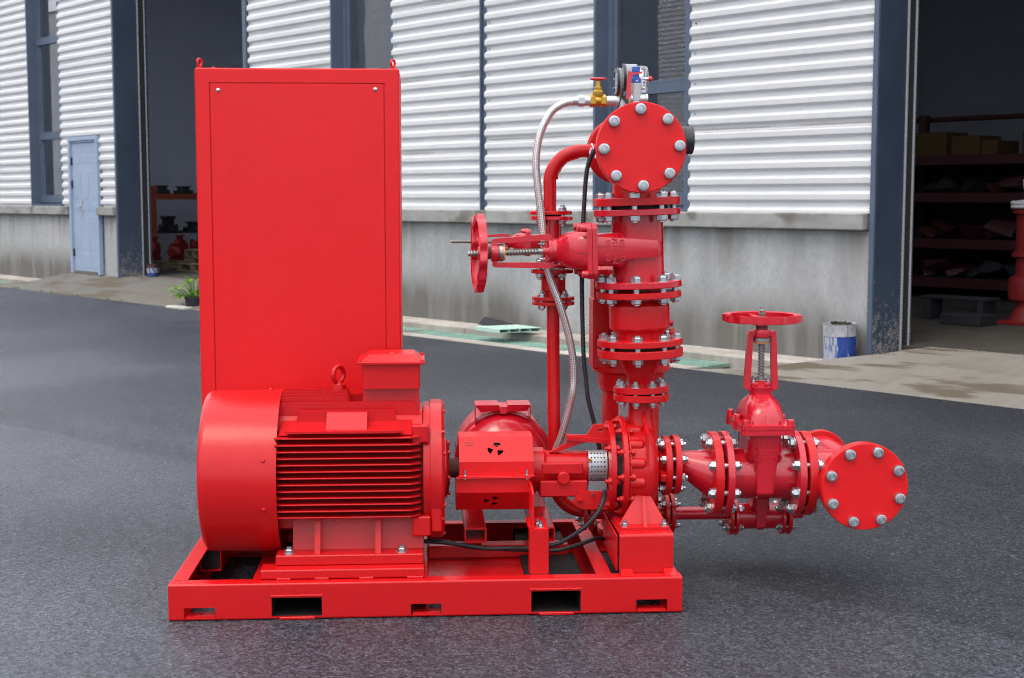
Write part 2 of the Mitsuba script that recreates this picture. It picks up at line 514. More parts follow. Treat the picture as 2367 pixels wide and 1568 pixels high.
def torus(R, r, n=40, k=12, arc=None):
    a = np.linspace(0, 2 * np.pi, n, endpoint=False)
    path = np.stack([R * np.cos(a), R * np.sin(a), 0 * a], 1)
    v, f = [], []
    b = np.arange(k) * 2 * np.pi / k
    for t in a:
        v.append(np.stack([(R + r * np.cos(b)) * np.cos(t), (R + r * np.cos(b)) * np.sin(t), r * np.sin(b)], 1))
    v = np.vstack(v)
    i, j = np.meshgrid(np.arange(n), np.arange(k), indexing='ij')
    q = np.stack([i * k + j, ((i + 1) % n) * k + j, ((i + 1) % n) * k + (j + 1) % k, i * k + (j + 1) % k], -1).reshape(-1, 4)
    return trimesh.Trimesh(v, np.vstack([q[:, [0, 1, 2]], q[:, [0, 2, 3]]]), process=False)


# ------------------------------------------------------------------ scene-tree helpers
used = {}


def key_for(name, parent=None):
    base = f'{parent}__{name}' if parent else name
    k = used.get(base, -1) + 1
    used[base] = k
    return base if k == 0 else f'{base}_{k:03d}'


class Thing:
    def __init__(self, name, label, cat_, M=np.eye(4), group=None):
        self.key, self.M = key_for(name), M
        labels[self.key] = {'label': label, 'category': cat_}
        if group:
            labels[self.key]['group'] = group

    def part(self, name, mesh, material, smooth=35, M=None, parent=None, label=None, uv=None):
        key = key_for(name, parent or self.key)
        mesh = mv(mesh, self.M if M is None else self.M @ M)
        scene[key] = mikit.ply(mesh, material, smooth=smooth if uv is None else True, **({} if uv is None else {'uv': uv}))
        if label:
            labels[key] = {'label': label}
        return key

    def copies(self, name, shape, places, parent=None, M=np.eye(4)):
        for P in places:
            scene[key_for(name, parent or self.key)] = {**shape, 'to_world': T((self.M @ M @ P).tolist())}


def single(name, mesh, material, label, cat_, M=np.eye(4), smooth=35, group=None, uv=None):
    key = key_for(name)
    scene[key] = mikit.ply(mv(mesh, M), material, smooth=smooth if uv is None else True, **({} if uv is None else {'uv': uv}))
    labels[key] = {'label': label, 'category': cat_}
    if group:
        labels[key]['group'] = group
    return key


def struct(name, mesh, material, label=None, M=np.eye(4), smooth=False):
    key = key_for(name)
    scene[key] = mikit.ply(mv(mesh, M), material, smooth=smooth)
    labels[key] = {'kind': 'structure', 'label': label or name.replace('_', ' ')}
    return key


labels['sky'] = {'kind': 'structure', 'label': 'overcast sky'}
_bolts = {}


def bolt_shape(d, grip, tail=0.012, dome=False, material='zinc'):
    k = (round(d, 4), round(grip, 4), round(tail, 4), dome, material)
    if k not in _bolts:
        _bolts[k] = mikit.ply(bolt_mesh(d, grip, tail, dome), material, smooth=28)
    return _bolts[k]


def ring_places(axis_frame, r, n, start_deg, h):
    """Frames on a bolt circle; axis_frame's z is the flange axis; h the height of the head's seat."""
    out = []
    for k in range(n):
        a = math.radians(start_deg + 360 * k / n)
        out.append(axis_frame @ shift(r * math.cos(a), r * math.sin(a), h) @ rot((0, 0, 1), rng.uniform(0, 60)))
    return out


X_AXIS = frame((0, 0, 0), (0, 1, 0), (0, 0, 1), (1, 0, 0))     # local z -> x
Y_AXIS = frame((0, 0, 0), (0, 0, 1), (1, 0, 0), (0, 1, 0))     # local z -> y

# ================================================================== SETTING: ground, kerb, gutter, ramps (wall frame: s along the wall, q out of it, z up)
yard = np.array([[-90, 0.955, 0], [-90, 15.2, 0], [110, 15.2, 0], [110, 0.955, 0]])
gx, gy = np.meshgrid(np.linspace(-90, 110, 101), np.concatenate([[0.955], np.linspace(1.4, 40, 60)]))
gv = np.stack([gx.ravel(), gy.ravel(), 0 * gx.ravel()], 1)
ii = np.arange(gx.size).reshape(gx.shape)
gf = np.stack([ii[:-1, :-1], ii[:-1, 1:], ii[1:, 1:], ii[1:, :-1]], -1).reshape(-1, 4)
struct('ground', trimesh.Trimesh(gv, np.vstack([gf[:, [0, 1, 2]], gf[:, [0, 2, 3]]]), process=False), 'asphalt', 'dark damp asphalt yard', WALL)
kerb = []
for k in [1, 2, 3, 4, 5, 6, 7] + list(range(15, 34)):
    kerb.append(rbox(k * 1.0 + 0.003, k * 1.0 + 0.997, 0.795, 0.957 + 0.006 * rng.random(), -0.12, 0.006 + 0.004 * rng.random(), 0.006))
struct('kerb', cat(kerb), 'pavement_concrete', 'thin pale concrete edging strip along the asphalt', WALL)
struct('gutter', cat(bx(-8, 40, 0.385, 0.80, -0.16, -0.10)), 'pavement_concrete', 'drain channel at the foot of the building', WALL)
gr = {}
gpoly = sg.box(0.004, 0.0, 0.546, 0.378)
for a in range(11):
    for b in range(3):
        gpoly = gpoly.difference(sg.box(0.03 + a * 0.046, 0.02 + b * 0.118, 0.046 + a * 0.046, 0.118 + b * 0.118))
gm = extrude(gpoly, -0.028, 0.0)
for k, s in enumerate(np.arange(1.05, 8.5, 0.55)):
    scene[key_for('grate', 'gutter')] = mikit.ply(mv(mv(gm, rot((1, 0, 0), rng.uniform(-0.8, 0.8)) ), WALL @ shift(s, 0.406, -0.002 + rng.uniform(-.004, .003))), 'green_grate')
for s in np.arange(15.0, 20, 0.55):
    scene[key_for('grate', 'gutter')] = mikit.ply(mv(gm, WALL @ shift(s, 0.406, -0.002)), 'green_grate')
slabs = []
edges = [-0.2, 1.9, 4.4, 6.9, 9.2, 12.0, 14.4, 16.6, 19, 22, 26, 31]
for a, b in zip(edges[:-1], edges[1:]):
    slabs.append(rbox(a + .004, b - .004, -0.02, 0.402, -0.16, 0.058 + rng.uniform(-.004, .004), 0.008))
struct('pavement', cat(slabs), 'pavement_concrete', 'narrow concrete pavement along the wall', WALL)


def ramp_mesh(s0, s1, top, side):
    """Sloping concrete apron in front of an opening; side(s, q) is how far it has risen across its width, 0 to 1."""
    ss, qq = np.linspace(s0, s1, 120), np.concatenate([np.linspace(-0.42, 0.0, 6), np.linspace(0.03, 0.965, 36)])
    S, Q = np.meshgrid(ss, qq)
    run = np.clip((0.96 - Q) / 1.02, 0, 1)
    z = top * (run ** 0.9) * side(S, Q) + 0.004
    z += 0.006 * (meshkit.fbm(np.stack([S * 1.3, Q * 1.3, 0 * S], -1), 3, 5) - .5) * np.clip(run * 3, 0, 1)
    z = np.where(side(S, Q) <= 0.001, -0.05, z)
    z[-1] = -0.03
    i = np.arange(S.size).reshape(S.shape)
    f = np.stack([i[:-1, :-1], i[:-1, 1:], i[1:, 1:], i[1:, :-1]], -1).reshape(-1, 4)
    return trimesh.Trimesh(np.stack([S.ravel(), Q.ravel(), z.ravel()], 1), np.vstack([f[:, [0, 1, 2]], f[:, [0, 2, 3]]]), process=False)


def ss(x):
    x = np.clip(x, 0, 1)
    return x * x * (3 - 2 * x)


struct('ramp', ramp_mesh(-6.5, 1.1, 0.172, lambda S, Q: ss((0.16 + 0.92 * np.clip(Q, 0, 1) - S) / 0.42 + 0.04)), 'ramp_concrete',
       'worn concrete ramp up to the right opening', WALL, smooth=True)
struct('ramp', ramp_mesh(8.5, 15.7, 0.200, lambda S, Q: ss((15.55 - 0.2 * Q - S) / 1.35) * ss((S - 8.55) / 0.3)), 'ramp_concrete',
       'concrete ramp in front of the blue door and left opening', WALL, smooth=True)
labels['ramp_001'] = {'kind': 'structure', 'label': 'concrete ramp in front of the blue door and left opening'}

# ================================================================== BUILDINGS
PITCHZ, DEPTH = 0.125, 0.0275
TOPZ = 6.9


def ribs(z0, z1, phase):
    """Outline (q, z) of trapezoid ribbed sheet; crests stand DEPTH proud of the valley plane."""
    corner = [(0.0, 0.0), (0.014, 0.0), (0.020, 0.0012), (0.042, DEPTH - .0012), (0.048, DEPTH), (0.079, DEPTH), (0.085, DEPTH - .0012), (0.107, 0.0012), (0.113, 0.0)]
    pts, k = [], math.floor((z0 - phase) / PITCHZ) - 1
    while phase + k * PITCHZ < z1 + PITCHZ:
        pts += [(q, phase + k * PITCHZ + h) for h, q in corner]
        k += 1
    p = np.array(pts)
    zs = np.concatenate([[z0], p[(p[:, 1] > z0 + 1e-4) & (p[:, 1] < z1 - 1e-4), 1], [z1]])
    return np.stack([np.interp(zs, p[:, 1], p[:, 0]), zs], 1)


def sheet(s0, s1, z0, z1, phase, off):
    o = ribs(z0, z1, phase)
    cols = np.linspace(s0, s1, max(3, int((s1 - s0) / 0.6) + 2))
    v = []
    for c in cols:
        w = 0.0007 * (meshkit.noise(np.stack([np.full(len(o), c * 1.7), o[:, 1] * 2.3, np.zeros(len(o))], 1), 9) - .5)
        v.append(np.stack([np.full(len(o), c), o[:, 0] + off + w, o[:, 1]], 1))
    n = len(o)
    i, j = np.meshgrid(np.arange(len(cols) - 1), np.arange(n - 1), indexing='ij')
    q = np.stack([i * n + j, (i + 1) * n + j, (i + 1) * n + j + 1, i * n + j + 1], -1).reshape(-1, 4)[:, ::-1]
    front = trimesh.Trimesh(np.vstack(v), np.vstack([q[:, [0, 1, 2]], q[:, [0, 2, 3]]]), process=False)
    return front


wh = Thing('warehouse', 'long warehouse with white ribbed metal walls, dark blue trim and concrete base', 'warehouse', WALL)
screws = []


def bay(s0, s1, first, z0=1.192, ztop=TOPZ, hole=None):
    """Sheets stacked up a bay, each 0.75 m high and lapped over the one below; hole = (s0, s1, top)."""
    seams = [z0] + [z for z in np.arange(first, ztop, 0.75) if z > z0 + .05] + [ztop]
    phase = first - 0.113
    for k, (a, b) in enumerate(zip(seams[:-1], seams[1:])):
        off = 0.002 + 0.0050 * (k % 2)
        spans = [(s0, s1, a - (0.012 if k else 0), b)]
        if hole and a < hole[2]:
            top = min(b, hole[2])
            spans = [(s0, hole[0], a, top), (hole[1], s1, a, top)]
            if b > hole[2]:
                spans.append((s0, s1, hole[2], b))
        for sa, sb, za, zb in spans:
            if sb - sa > .03 and zb - za > .02:
                wh.part('siding_sheet', sheet(sa, sb, za, zb, phase, off), 'white_siding', smooth=30)
    for z in np.arange(phase + 2 * PITCHZ, ztop, 2 * PITCHZ):
        if z > z0 + .05:
            screws.append(cyl(0.006, (s1 - 0.05, 0.003, z + 0.005), (s1 - 0.05, 0.012, z + 0.005), 8))


bay(0.022, 1.860, 1.865)
bay(2.995, 4.530, 1.865)
bay(4.592, 6.062, 1.760)
bay(7.185, 8.985, 1.760)
bay(12.585, 14.440, 1.80, hole=(13.14, 14.15, 2.215))
bay(15.560, 26.0, 1.80)
wh.part('siding_screw', cat(screws), 'black_plastic')
labels['warehouse__siding_screw'] = {'kind': 'stuff', 'label': 'small dark screws near the sheet ends'}
# plinth and sill
for a, b in ((0.035, 9.0), (12.58, 13.16), (14.13, 30.0)):
    wh.part('plinth', rbox(a, b, -0.22, 0.0, -0.2, 1.062, 0.008), 'plinth_concrete', smooth=False)
for a, b in ((0.052, 3.02), (3.024, 6.05), (6.054, 8.985), (12.62, 13.145), (14.145, 15.42), (15.424, 18.5), (18.504, 22)):
    wh.part('sill', rbox(a, b, -0.1, 0.098, 1.064, 1.190 + rng.uniform(-.003, .003), 0.010), 'sill_concrete', smooth=False)
# backing behind the sheets and trim strips
for a, b in ((0.03, 1.85), (2.99, 6.06), (7.18, 8.99), (12.58, 13.16), (14.13, 14.45), (15.55, 26)):
    wh.part('backing', bx(a, b, -0.16, -0.006, 1.19, TOPZ), 'dark_roof', smooth=False)
wh.part('backing', bx(13.16, 14.13, -0.16, -0.006, 2.22, TOPZ), 'dark_roof', smooth=False)
wh.part('trim_strip', rbox(4.522, 4.592, -0.01, 0.006, 1.192, TOPZ, 0.002), 'blue_trim')
wh.part('trim_strip', rbox(4.578, 4.594, 0.006, 0.042, 1.192, TOPZ, 0.002), 'blue_trim')


def window(s0, s1):
    """s0 near end, s1 far end; recessed glazing in dark blue metal."""
    f = [rbox(s0 - 0.005, s0 + 0.062, -0.15, 0.004, 1.20, TOPZ, 0.002), rbox(s1 - 0.012, s1 + 0.014, -0.15, 0.046, 1.20, TOPZ, 0.002),
         bx(s0 + 0.062, s1 - 0.012, -0.20, -0.128, 1.20, 1.30), rbox(s0 - .004, s1, -0.15, 0.05, 1.192, 1.214, 0.002)]
    wk = wh.part('window', cat(f), 'blue_trim')
    g0, g1 = s0 + 0.062, s1 - 0.012
    zs = [1.30, 2.27, 3.72, 5.17, TOPZ]
    bars = [bx(g0, g0 + 0.045, -0.17, -0.118, 1.30, TOPZ), bx(g1 - 0.055, g1, -0.17, -0.112, 1.30, TOPZ), bx(g1 - 0.10, g1 - 0.055, -0.17, -0.128, 1.30, TOPZ)]
    for b in bars:
        wh.part('frame', b, 'blue_trim', parent=wk)
    for z in zs[:-1]:
        wh.part('mullion', cat(rbox(g0, g1, -0.17, -0.105, z - 0.055, z + 0.03, .003), bx(g0, g1, -0.17, -0.118, z + .034, z + .062)), 'blue_trim', parent=wk)
    for za, zb in zip(zs[:-1], zs[1:]):
        nx, nz = 14, 26
        S, Z = np.meshgrid(np.linspace(g0, g1, nx), np.linspace(za, zb, nz))
        ph = rng.uniform(0, 50)
        Q = -0.140 + 0.0004 * (meshkit.fbm(np.stack([S * 4.2 + ph, Z * 2.4, 0 * S], -1), 2, 4) - .5)
        i = np.arange(S.size).reshape(S.shape)
        q = np.stack([i[:-1, :-1], i[1:, :-1], i[1:, 1:], i[:-1, 1:]], -1).reshape(-1, 4)
        wh.part('pane', trimesh.Trimesh(np.stack([S.ravel(), Q.ravel(), Z.ravel()], 1), np.vstack([q[:, [0, 1, 2]], q[:, [0, 2, 3]]]), process=False), 'window_glass', smooth=True, parent=wk)


window(1.868, 2.980)
window(6.070, 7.170)
window(14.448, 15.548)
# big openings: steel jambs, guide rails
for s, far in ((-0.013, True), (12.572, True)):
    near = s
    jm = wh.part('door_jamb', cat(rbox(s - 0.002, s + 0.040, -0.30, 0.048, 0.0, TOPZ, .003), rbox(s - 0.004, s + .02, -0.33, -0.30, 0.0, TOPZ, .002)), 'blue_trim', smooth=False)
    wh.part('jamb_face', bx(s - 0.006, s + 0.02, -0.315, 0.030, 0.0, TOPZ), 'scraped_steel', smooth=False)
    wh.part('guide_rail', rbox(s - 0.016, s + 0.02, -0.340, -0.322, 0.0, TOPZ, .002), 'rail_steel')
    wh.part('guide_rail', rbox(s - 0.006, s + 0.03, -0.425, -0.340, 0.0, TOPZ, .002), 'dark_iron')
    wh.part('guide_rail', rbox(s - 0.018, s + 0.02, -0.440, -0.426, 0.0, TOPZ, .002), 'rail_steel')
    wh.part('door_post', bx(s - 0.002, s + 0.35, -0.475, -0.442, 0.0, TOPZ), 'scraped_steel', smooth=False)
wh.part('trim_strip', rbox(9.0, 9.075, -0.3, 0.046, 0.0, TOPZ, .003), 'blue_trim')
wh.part('door_post', bx(8.72, 9.0, -0.75, -0.23, 0.0, TOPZ), 'scraped_steel', smooth=False)
# blue steel door
dk = wh.part('door', rbox(13.205, 14.075, -0.03, 0.020, 0.235, 2.120, .004), 'blue_door')
wh.part('door_frame', cat(rbox(14.075, 14.135, -0.10, 0.062, 0.20, 2.205, .004), rbox(13.150, 13.205, -0.10, 0.062, 0.20, 2.205, .004), rbox(13.205, 14.075, -0.1, 0.062, 2.150, 2.205, .004), rbox(13.205, 14.075, -0.1, 0.040, 2.122, 2.150, .003)), 'blue_door', parent=dk)
wh.part('threshold', rbox(13.205, 14.075, -0.1, 0.03, 0.10, 0.232, .004), 'ramp_concrete', parent=dk)
cols = [(13.255, 13.475), (13.53, 13.75), (13.805, 14.02)]
for za, zb in ((1.815, 1.935), (1.30, 1.705), (1.125, 1.215), (0.555, 1.05), (0.29, 0.50)):
    for a, b in cols:
        wh.part('panel', rbox(a, b, 0.018, 0.0250, za, zb, .006), 'blue_door', parent=dk)
for z in (1.80, 1.46, 0.45):
    for s in (13.212, 14.068):
        wh.part('hinge', rbox(s - .012, s + .012, 0.02, 0.044, z, z + 0.115, .003), 'dark_iron', parent=dk)
wh.part('handle', cat(rbox(13.745, 13.785, 0.02, 0.032, 1.03, 1.27, .004), cyl(0.009, (13.765, .03, 1.19), (13.765, .07, 1.19), 10), cyl(0.009, (13.77, .068, 1.19), (13.88, .068, 1.195), 10)), 'rail_steel', parent=dk)
wh.part('trim_strip', rbox(13.095, 13.150, -0.05, 0.003, 0.2, 2.19, .003), 'scraped_steel')
# shell: floor, roof, inner walls
wh.part('floor', bx(-9, 26, -13, -0.36, -0.1, 0.171), 'interior_floor', smooth=False)
wh.part('floor', bx(8.4, 17.6, -8, -0.30, 0.06, 0.198), 'interior_floor', smooth=False)
wh.part('roof', bx(-9.2, 26.2, -13.2, 0.06, TOPZ, TOPZ + .25), 'dark_roof', smooth=False)
for b in ((-9, 8.2, -11.2, -11.0), (8.2, 26, -7.2, -7.0)):
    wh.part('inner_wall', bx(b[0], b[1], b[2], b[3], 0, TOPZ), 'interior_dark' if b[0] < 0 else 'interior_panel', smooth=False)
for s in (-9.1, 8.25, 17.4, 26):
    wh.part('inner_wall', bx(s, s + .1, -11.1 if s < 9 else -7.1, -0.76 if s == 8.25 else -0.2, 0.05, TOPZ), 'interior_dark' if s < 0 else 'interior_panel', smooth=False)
wh.part('wall', bx(-9, -3.7, -0.2, 0.0, 0, TOPZ), 'white_siding', smooth=False)
wh.part('wall', bx(-3.7, 0.0, -0.2, 0.0, 4.9, TOPZ), 'white_siding', smooth=False)
wh.part('wall', bx(9.0, 12.57, -0.2, 0.0, 5.2, TOPZ), 'white_siding', smooth=False)

# the like building across the yard, behind the camera (it shows in the window panes)
op = Thing('warehouse', 'second ribbed metal warehouse across the yard, seen only mirrored in the window panes', 'warehouse', WALL)


def far_sheet(s0, s1):
    o = ribs(1.0, 10.2, 0.0)
    v = np.vstack([np.stack([np.full(len(o), c), 20.0 - o[:, 0], o[:, 1]], 1) for c in (s0, s1)])
    n = len(o)
    j = np.arange(n - 1)
    q = np.stack([j, j + n, j + n + 1, j + 1], 1)
    return trimesh.Trimesh(v, np.vstack([q[:, [0, 1, 2]], q[:, [0, 2, 3]]]), process=False)


for a, b in ((15, 21.2), (26, 35.2), (41, 49), (54, 63.1), (70, 90)):
    op.part('siding_sheet', far_sheet(a, b), 'white_siding', smooth=30)
op.part('body', bx(15, 90, 20.2, 30, 0.0, 10.4), 'dark_roof', smooth=False)
op.part('plinth', bx(15, 90, 19.95, 20.2, 0, 1.0), 'plinth_concrete', smooth=False)
for a, b in ((21.2, 26), (35.2, 41), (49, 54), (63.1, 70)):
    op.part('door_panel', rbox(a, b, 20.0, 20.2, 0, 10.2, .01), 'blue_trim', smooth=False)

# ================================================================== PUMP SET (skid frame: x along the front rail, y away from the camera, z up)
S = SKID
sk = Thing('base_frame', 'red welded steel skid frame carrying the pump set, with fork pockets in its front rail', 'base frame', S)


def channel(L, web_out=True, h=0.115, w=0.052, t=0.006, r=0.007):
    """C section along x from 0 to L, web at y = 0, open to +y."""
    outer = sg.box(0, 0, w + .03, h).buffer(-r).buffer(r, quad_segs=4).intersection(sg.box(0, 0, w, h))
    return extrude(outer.difference(sg.box(t, t, w + 1, h - t)), 0, L, 'yz')


fr = channel(1.60)
fr = cut(fr, bx(0.316, 0.471, -.02, .02, .0085, .068), bx(1.123, 1.279, -.02, .02, .0085, .0758),
         bx(0.047, 0.143, -.02, .02, .006, .0405), bx(0.747, 0.842, -.02, .02, .006, .0415), bx(1.4545, 1.553, -.02, .02, .006, .0435))
sk.part('front_rail', fr, 'paint_red', smooth=32)
sk.part('rear_rail', mv(channel(1.60), frame((1.60, 0.835, 0), (-1, 0, 0), (0, -1, 0), (0, 0, 1))), 'paint_red', smooth=32)
side = channel(0.725)
sk.part('side_rail', mv(side, frame((0.0, 0.780, 0), (0, -1, 0), (1, 0, 0), (0, 0, 1))), 'paint_red', smooth=32)
sk.part('side_rail', mv(side, frame((1.60, 0.055, 0), (0, 1, 0), (-1, 0, 0), (0, 0, 1))), 'paint_red', smooth=32)
for x0, x1, zt in ((0.316, 0.471, .068), (1.123, 1.279, .0758)):
    o, i_ = sg.box(x0 - .007, .003, x1 + .007, zt + .007), sg.box(x0, .0085, x1, zt)
    sk.part('fork_pocket', cat(extrude(o.difference(i_), 0.0045, 0.83, 'xz'), bx(x0, x1, 0.80, 0.804, .0085, zt)), 'shade_black', smooth=False)  # near-black lining and end sheet paint the shade inside the pocket
    wl = np.stack([np.linspace(x0 - .003, x1 + .003, 26), np.full(26, -0.001), zt + .005 + 0.002 * nrng.random(26)], 1)
    sk.part('weld_bead', tube(wl, 0.0036, 7), 'paint_red')
    sk.part('pocket_lip', rbox(x0 + .024, x1 - .022, -0.006, 0.012, -0.0005, 0.0085, .002), 'paint_red')
for x0, x1 in ((0.052, 0.140), (0.752, 0.838), (1.459, 1.548)):
    lug = extrude(sg.box(x0, 0.008, x1, 0.046).difference(circle((x0 + x1) / 2, 0.030, 0.009)), 0.0062, 0.0125)
    sk.part('anchor_lug', lug, 'paint_red', smooth=False)
for x in (0.305, 0.655, 0.80, 1.385):
    sk.part('cross_beam', mv(channel(0.735), frame((x, 0.052, 0), (0, 1, 0), (-1, 0, 0), (0, 0, 1))), 'paint_red', smooth=32)
sk.part('middle_beam', cut(rbox(0.80, 1.285, 0.432, 0.505, 0.072, 0.1165, .006), bx(0.79, 1.30, .44, .50, .06, .110)), 'paint_red')
sk.part('deck_plate', cat(rbox(0.80, 1.282, 0.205, 0.440, 0.0640, 0.0705, .002), rbox(0.80, 1.235, 0.198, 0.2045, 0.02, 0.0705, .002), rbox(1.20, 1.2825, 0.058, 0.2045, 0.064, 0.0705, .002)), 'paint_red', smooth=32)
for y0, y1 in ((0.034, 0.118), (0.520, 0.610)):
    pad = extrude(sg.box(y0, .1165, y1, .1475).buffer(-.006).buffer(.006, quad_segs=4), 0.280, 0.788, 'yz')
    sk.part('motor_pad', pad, 'paint_red', smooth=32)
for x0, x1 in ((0.330, 0.372), (0.448, 0.490), (0.585, 0.630), (0.735, 0.785)):
    wl = np.stack([np.linspace(x0, x1, 9), np.full(9, 0.032), 0.1175 + .001 * nrng.random(9)], 1)
    sk.part('weld_bead', tube(wl, 0.0045, 7), 'paint_red')
# pump pedestal, folded plate with an open left end
ped = sg.box(0.05, 0.06, 0.44, 0.243).buffer(-.012).buffer(.012, quad_segs=5).intersection(sg.box(0, .1165, 1, 1))
inner = sg.box(0.056, 0.0, 0.434, 0.237)
sk.part('pump_pedestal', cat(extrude(ped.difference(inner), 1.407, 1.579, 'yz'), rbox(1.400, 1.406, 0.075, 0.415, .1165, 0.232, .002), rbox(1.572, 1.5785, .058, .43, .1165, .236, .002)), 'paint_red', smooth=32)
for x0, x1 in ((1.408, 1.450), (1.545, 1.586)):
    sk.part('gusset', hull([(x0, .012, .1155), (x1, .012, .1155), (x0, .050, .1155), (x1, .050, .1155), (x0 + .004, .047, .131), (x1 - .004, .047, .131)]), 'paint_red', smooth=False)
# coupling support post and tubes that carry the pressure tank
post = extrude(sg.box(1.1217, .057, 1.1840, .110).buffer(-.007).buffer(.007, quad_segs=4), 0.1155, 0.256)
sk.part('support_post', post, 'paint_red', smooth=32)
for x0 in (0.923, 1.152):
    o = sg.box(x0, .160, x0 + .0725, .2085).buffer(-.006).buffer(.006, quad_segs=4)
    sk.part('tank_beam', extrude(o.difference(o.buffer(-.0045)), 0.30, 0.81, 'xz'), 'paint_red', smooth=32)
    sk.part('beam_leg', rbox(x0 + .01, x0 + .062, 0.45, 0.495, .1165, .1600, .002), 'paint_red')
    sk.part('beam_leg', rbox(x0 + .01, x0 + .062, 0.785, 0.812, .115, .1600, .002), 'paint_red')
o = sg.box(.026, .036, .098, .1135).buffer(-.006).buffer(.006, quad_segs=4)
sk.part('cabinet_tube', bx(.031, .093, .470, .474, .041, .1085), 'shade_black', smooth=False)  # dark sheet added inside the tube mouth as painted shade
sk.part('cabinet_tube', extrude(o.difference(o.buffer(-.004)), 0.455, 0.95, 'xz'), 'paint_red', smooth=32)
# frame extension under the cabinet
sk.part('cabinet_beam', mv(channel(0.70), frame((0.72, 1.00, 0), (-1, 0, 0), (0, -1, 0), (0, 0, 1))), 'paint_red', smooth=32)
for x, d in ((0.0, 1), (0.72, -1)):
    sk.part('cabinet_beam', rbox(min(x, x + .05 * d), max(x, x + .05 * d), 0.836, 0.95, 0.02, 0.115, .004), 'paint_red')

# ------------------------------------------------------------------ control cabinet
cab = Thing('control_cabinet', 'tall plain red steel control cabinet standing behind the motor', 'cabinet', S)
x0, x1, y0, y1, z0, z1 = 0.0195, 0.7115, 0.600, 0.985, 0.1165, 1.7415
body = rbox(x0, x1, y0, y1, z0, z1, 0.0045)
body = cut(body, bx(0.0675, 0.6625, 0.59, 0.606, 0.20, 1.6930))
cab.part('body', body, 'powder_red', smooth=32)
cab.part('panel', rbox(0.0707, 0.6594, 0.6008, 0.610, 0.203, 1.6898, 0.0016), 'powder_red')
for x, z in ((0.0985, 1.6665), (0.6305, 1.6715), (0.0985, .24), (0.6305, .24)):
    cab.part('screw', mv(lathe([(0.0075, 0), (0.0068, .003), (0.004, .0048), (0, .0052)], 20), S @ frame((x, 0.6008, z), (1, 0, 0), (0, 0, 1), (0, -1, 0))), 'zinc', M=np.linalg.inv(S))
for x, y, yaw in ((0.0335, 0.625, 62), (0.0335, 0.955, 55), (0.6905, 0.625, 58), (0.6905, 0.955, 50)):
    eye = cat(mv(torus(0.0118, 0.0042, 28, 10), shift(0, 0, 0.0195) @ rot((1, 0, 0), 90)), lathe([(0, 0), (.0098, 0), (.0098, .003), (.0062, .0045), (.0055, .0095), (0, .0095)], 20))
    cab.part('lifting_eye', mv(eye, shift(x, y, z1) @ rot((0, 0, 1), yaw)), 'powder_red')

# ------------------------------------------------------------------ electric motor
mo = Thing('electric_motor', 'big red electric motor with horizontal cooling fins on the skid left end', 'motor', S)
AY, AZ = 0.33, 0.408
AXM = frame((0, AY, AZ), (0, 1, 0), (0, 0, 1), (1, 0, 0))       # local z along the shaft
cov = [(0.0, 0.080), (0.236, 0.080), (0.249, 0.0815), (0.2570, 0.0860), (0.2610, 0.0930), (0.2630, 0.104), (0.2660, 0.322), (0.2660, 0.329), (0.2625, 0.329), (0.2615, 0.322), (0.255, 0.12), (0, .11)]
mo.part('fan_cover', mv(lathe(cov, 96), AXM), 'paint_red', smooth=40)
for a in (-163, -197, -270, -90, 17, -17):
    p = AXM @ rot((0, 0, 1), a) @ shift(0.2655, 0, 0.288) @ frame((0, 0, 0), (0, 1, 0), (0, 0, 1), (1, 0, 0))
    mo.part('screw', mv(lathe([(0.0068, -.002), (0.0066, .004), (0.0045, .0065), (0, .0068)], 16), p), 'cast_red')
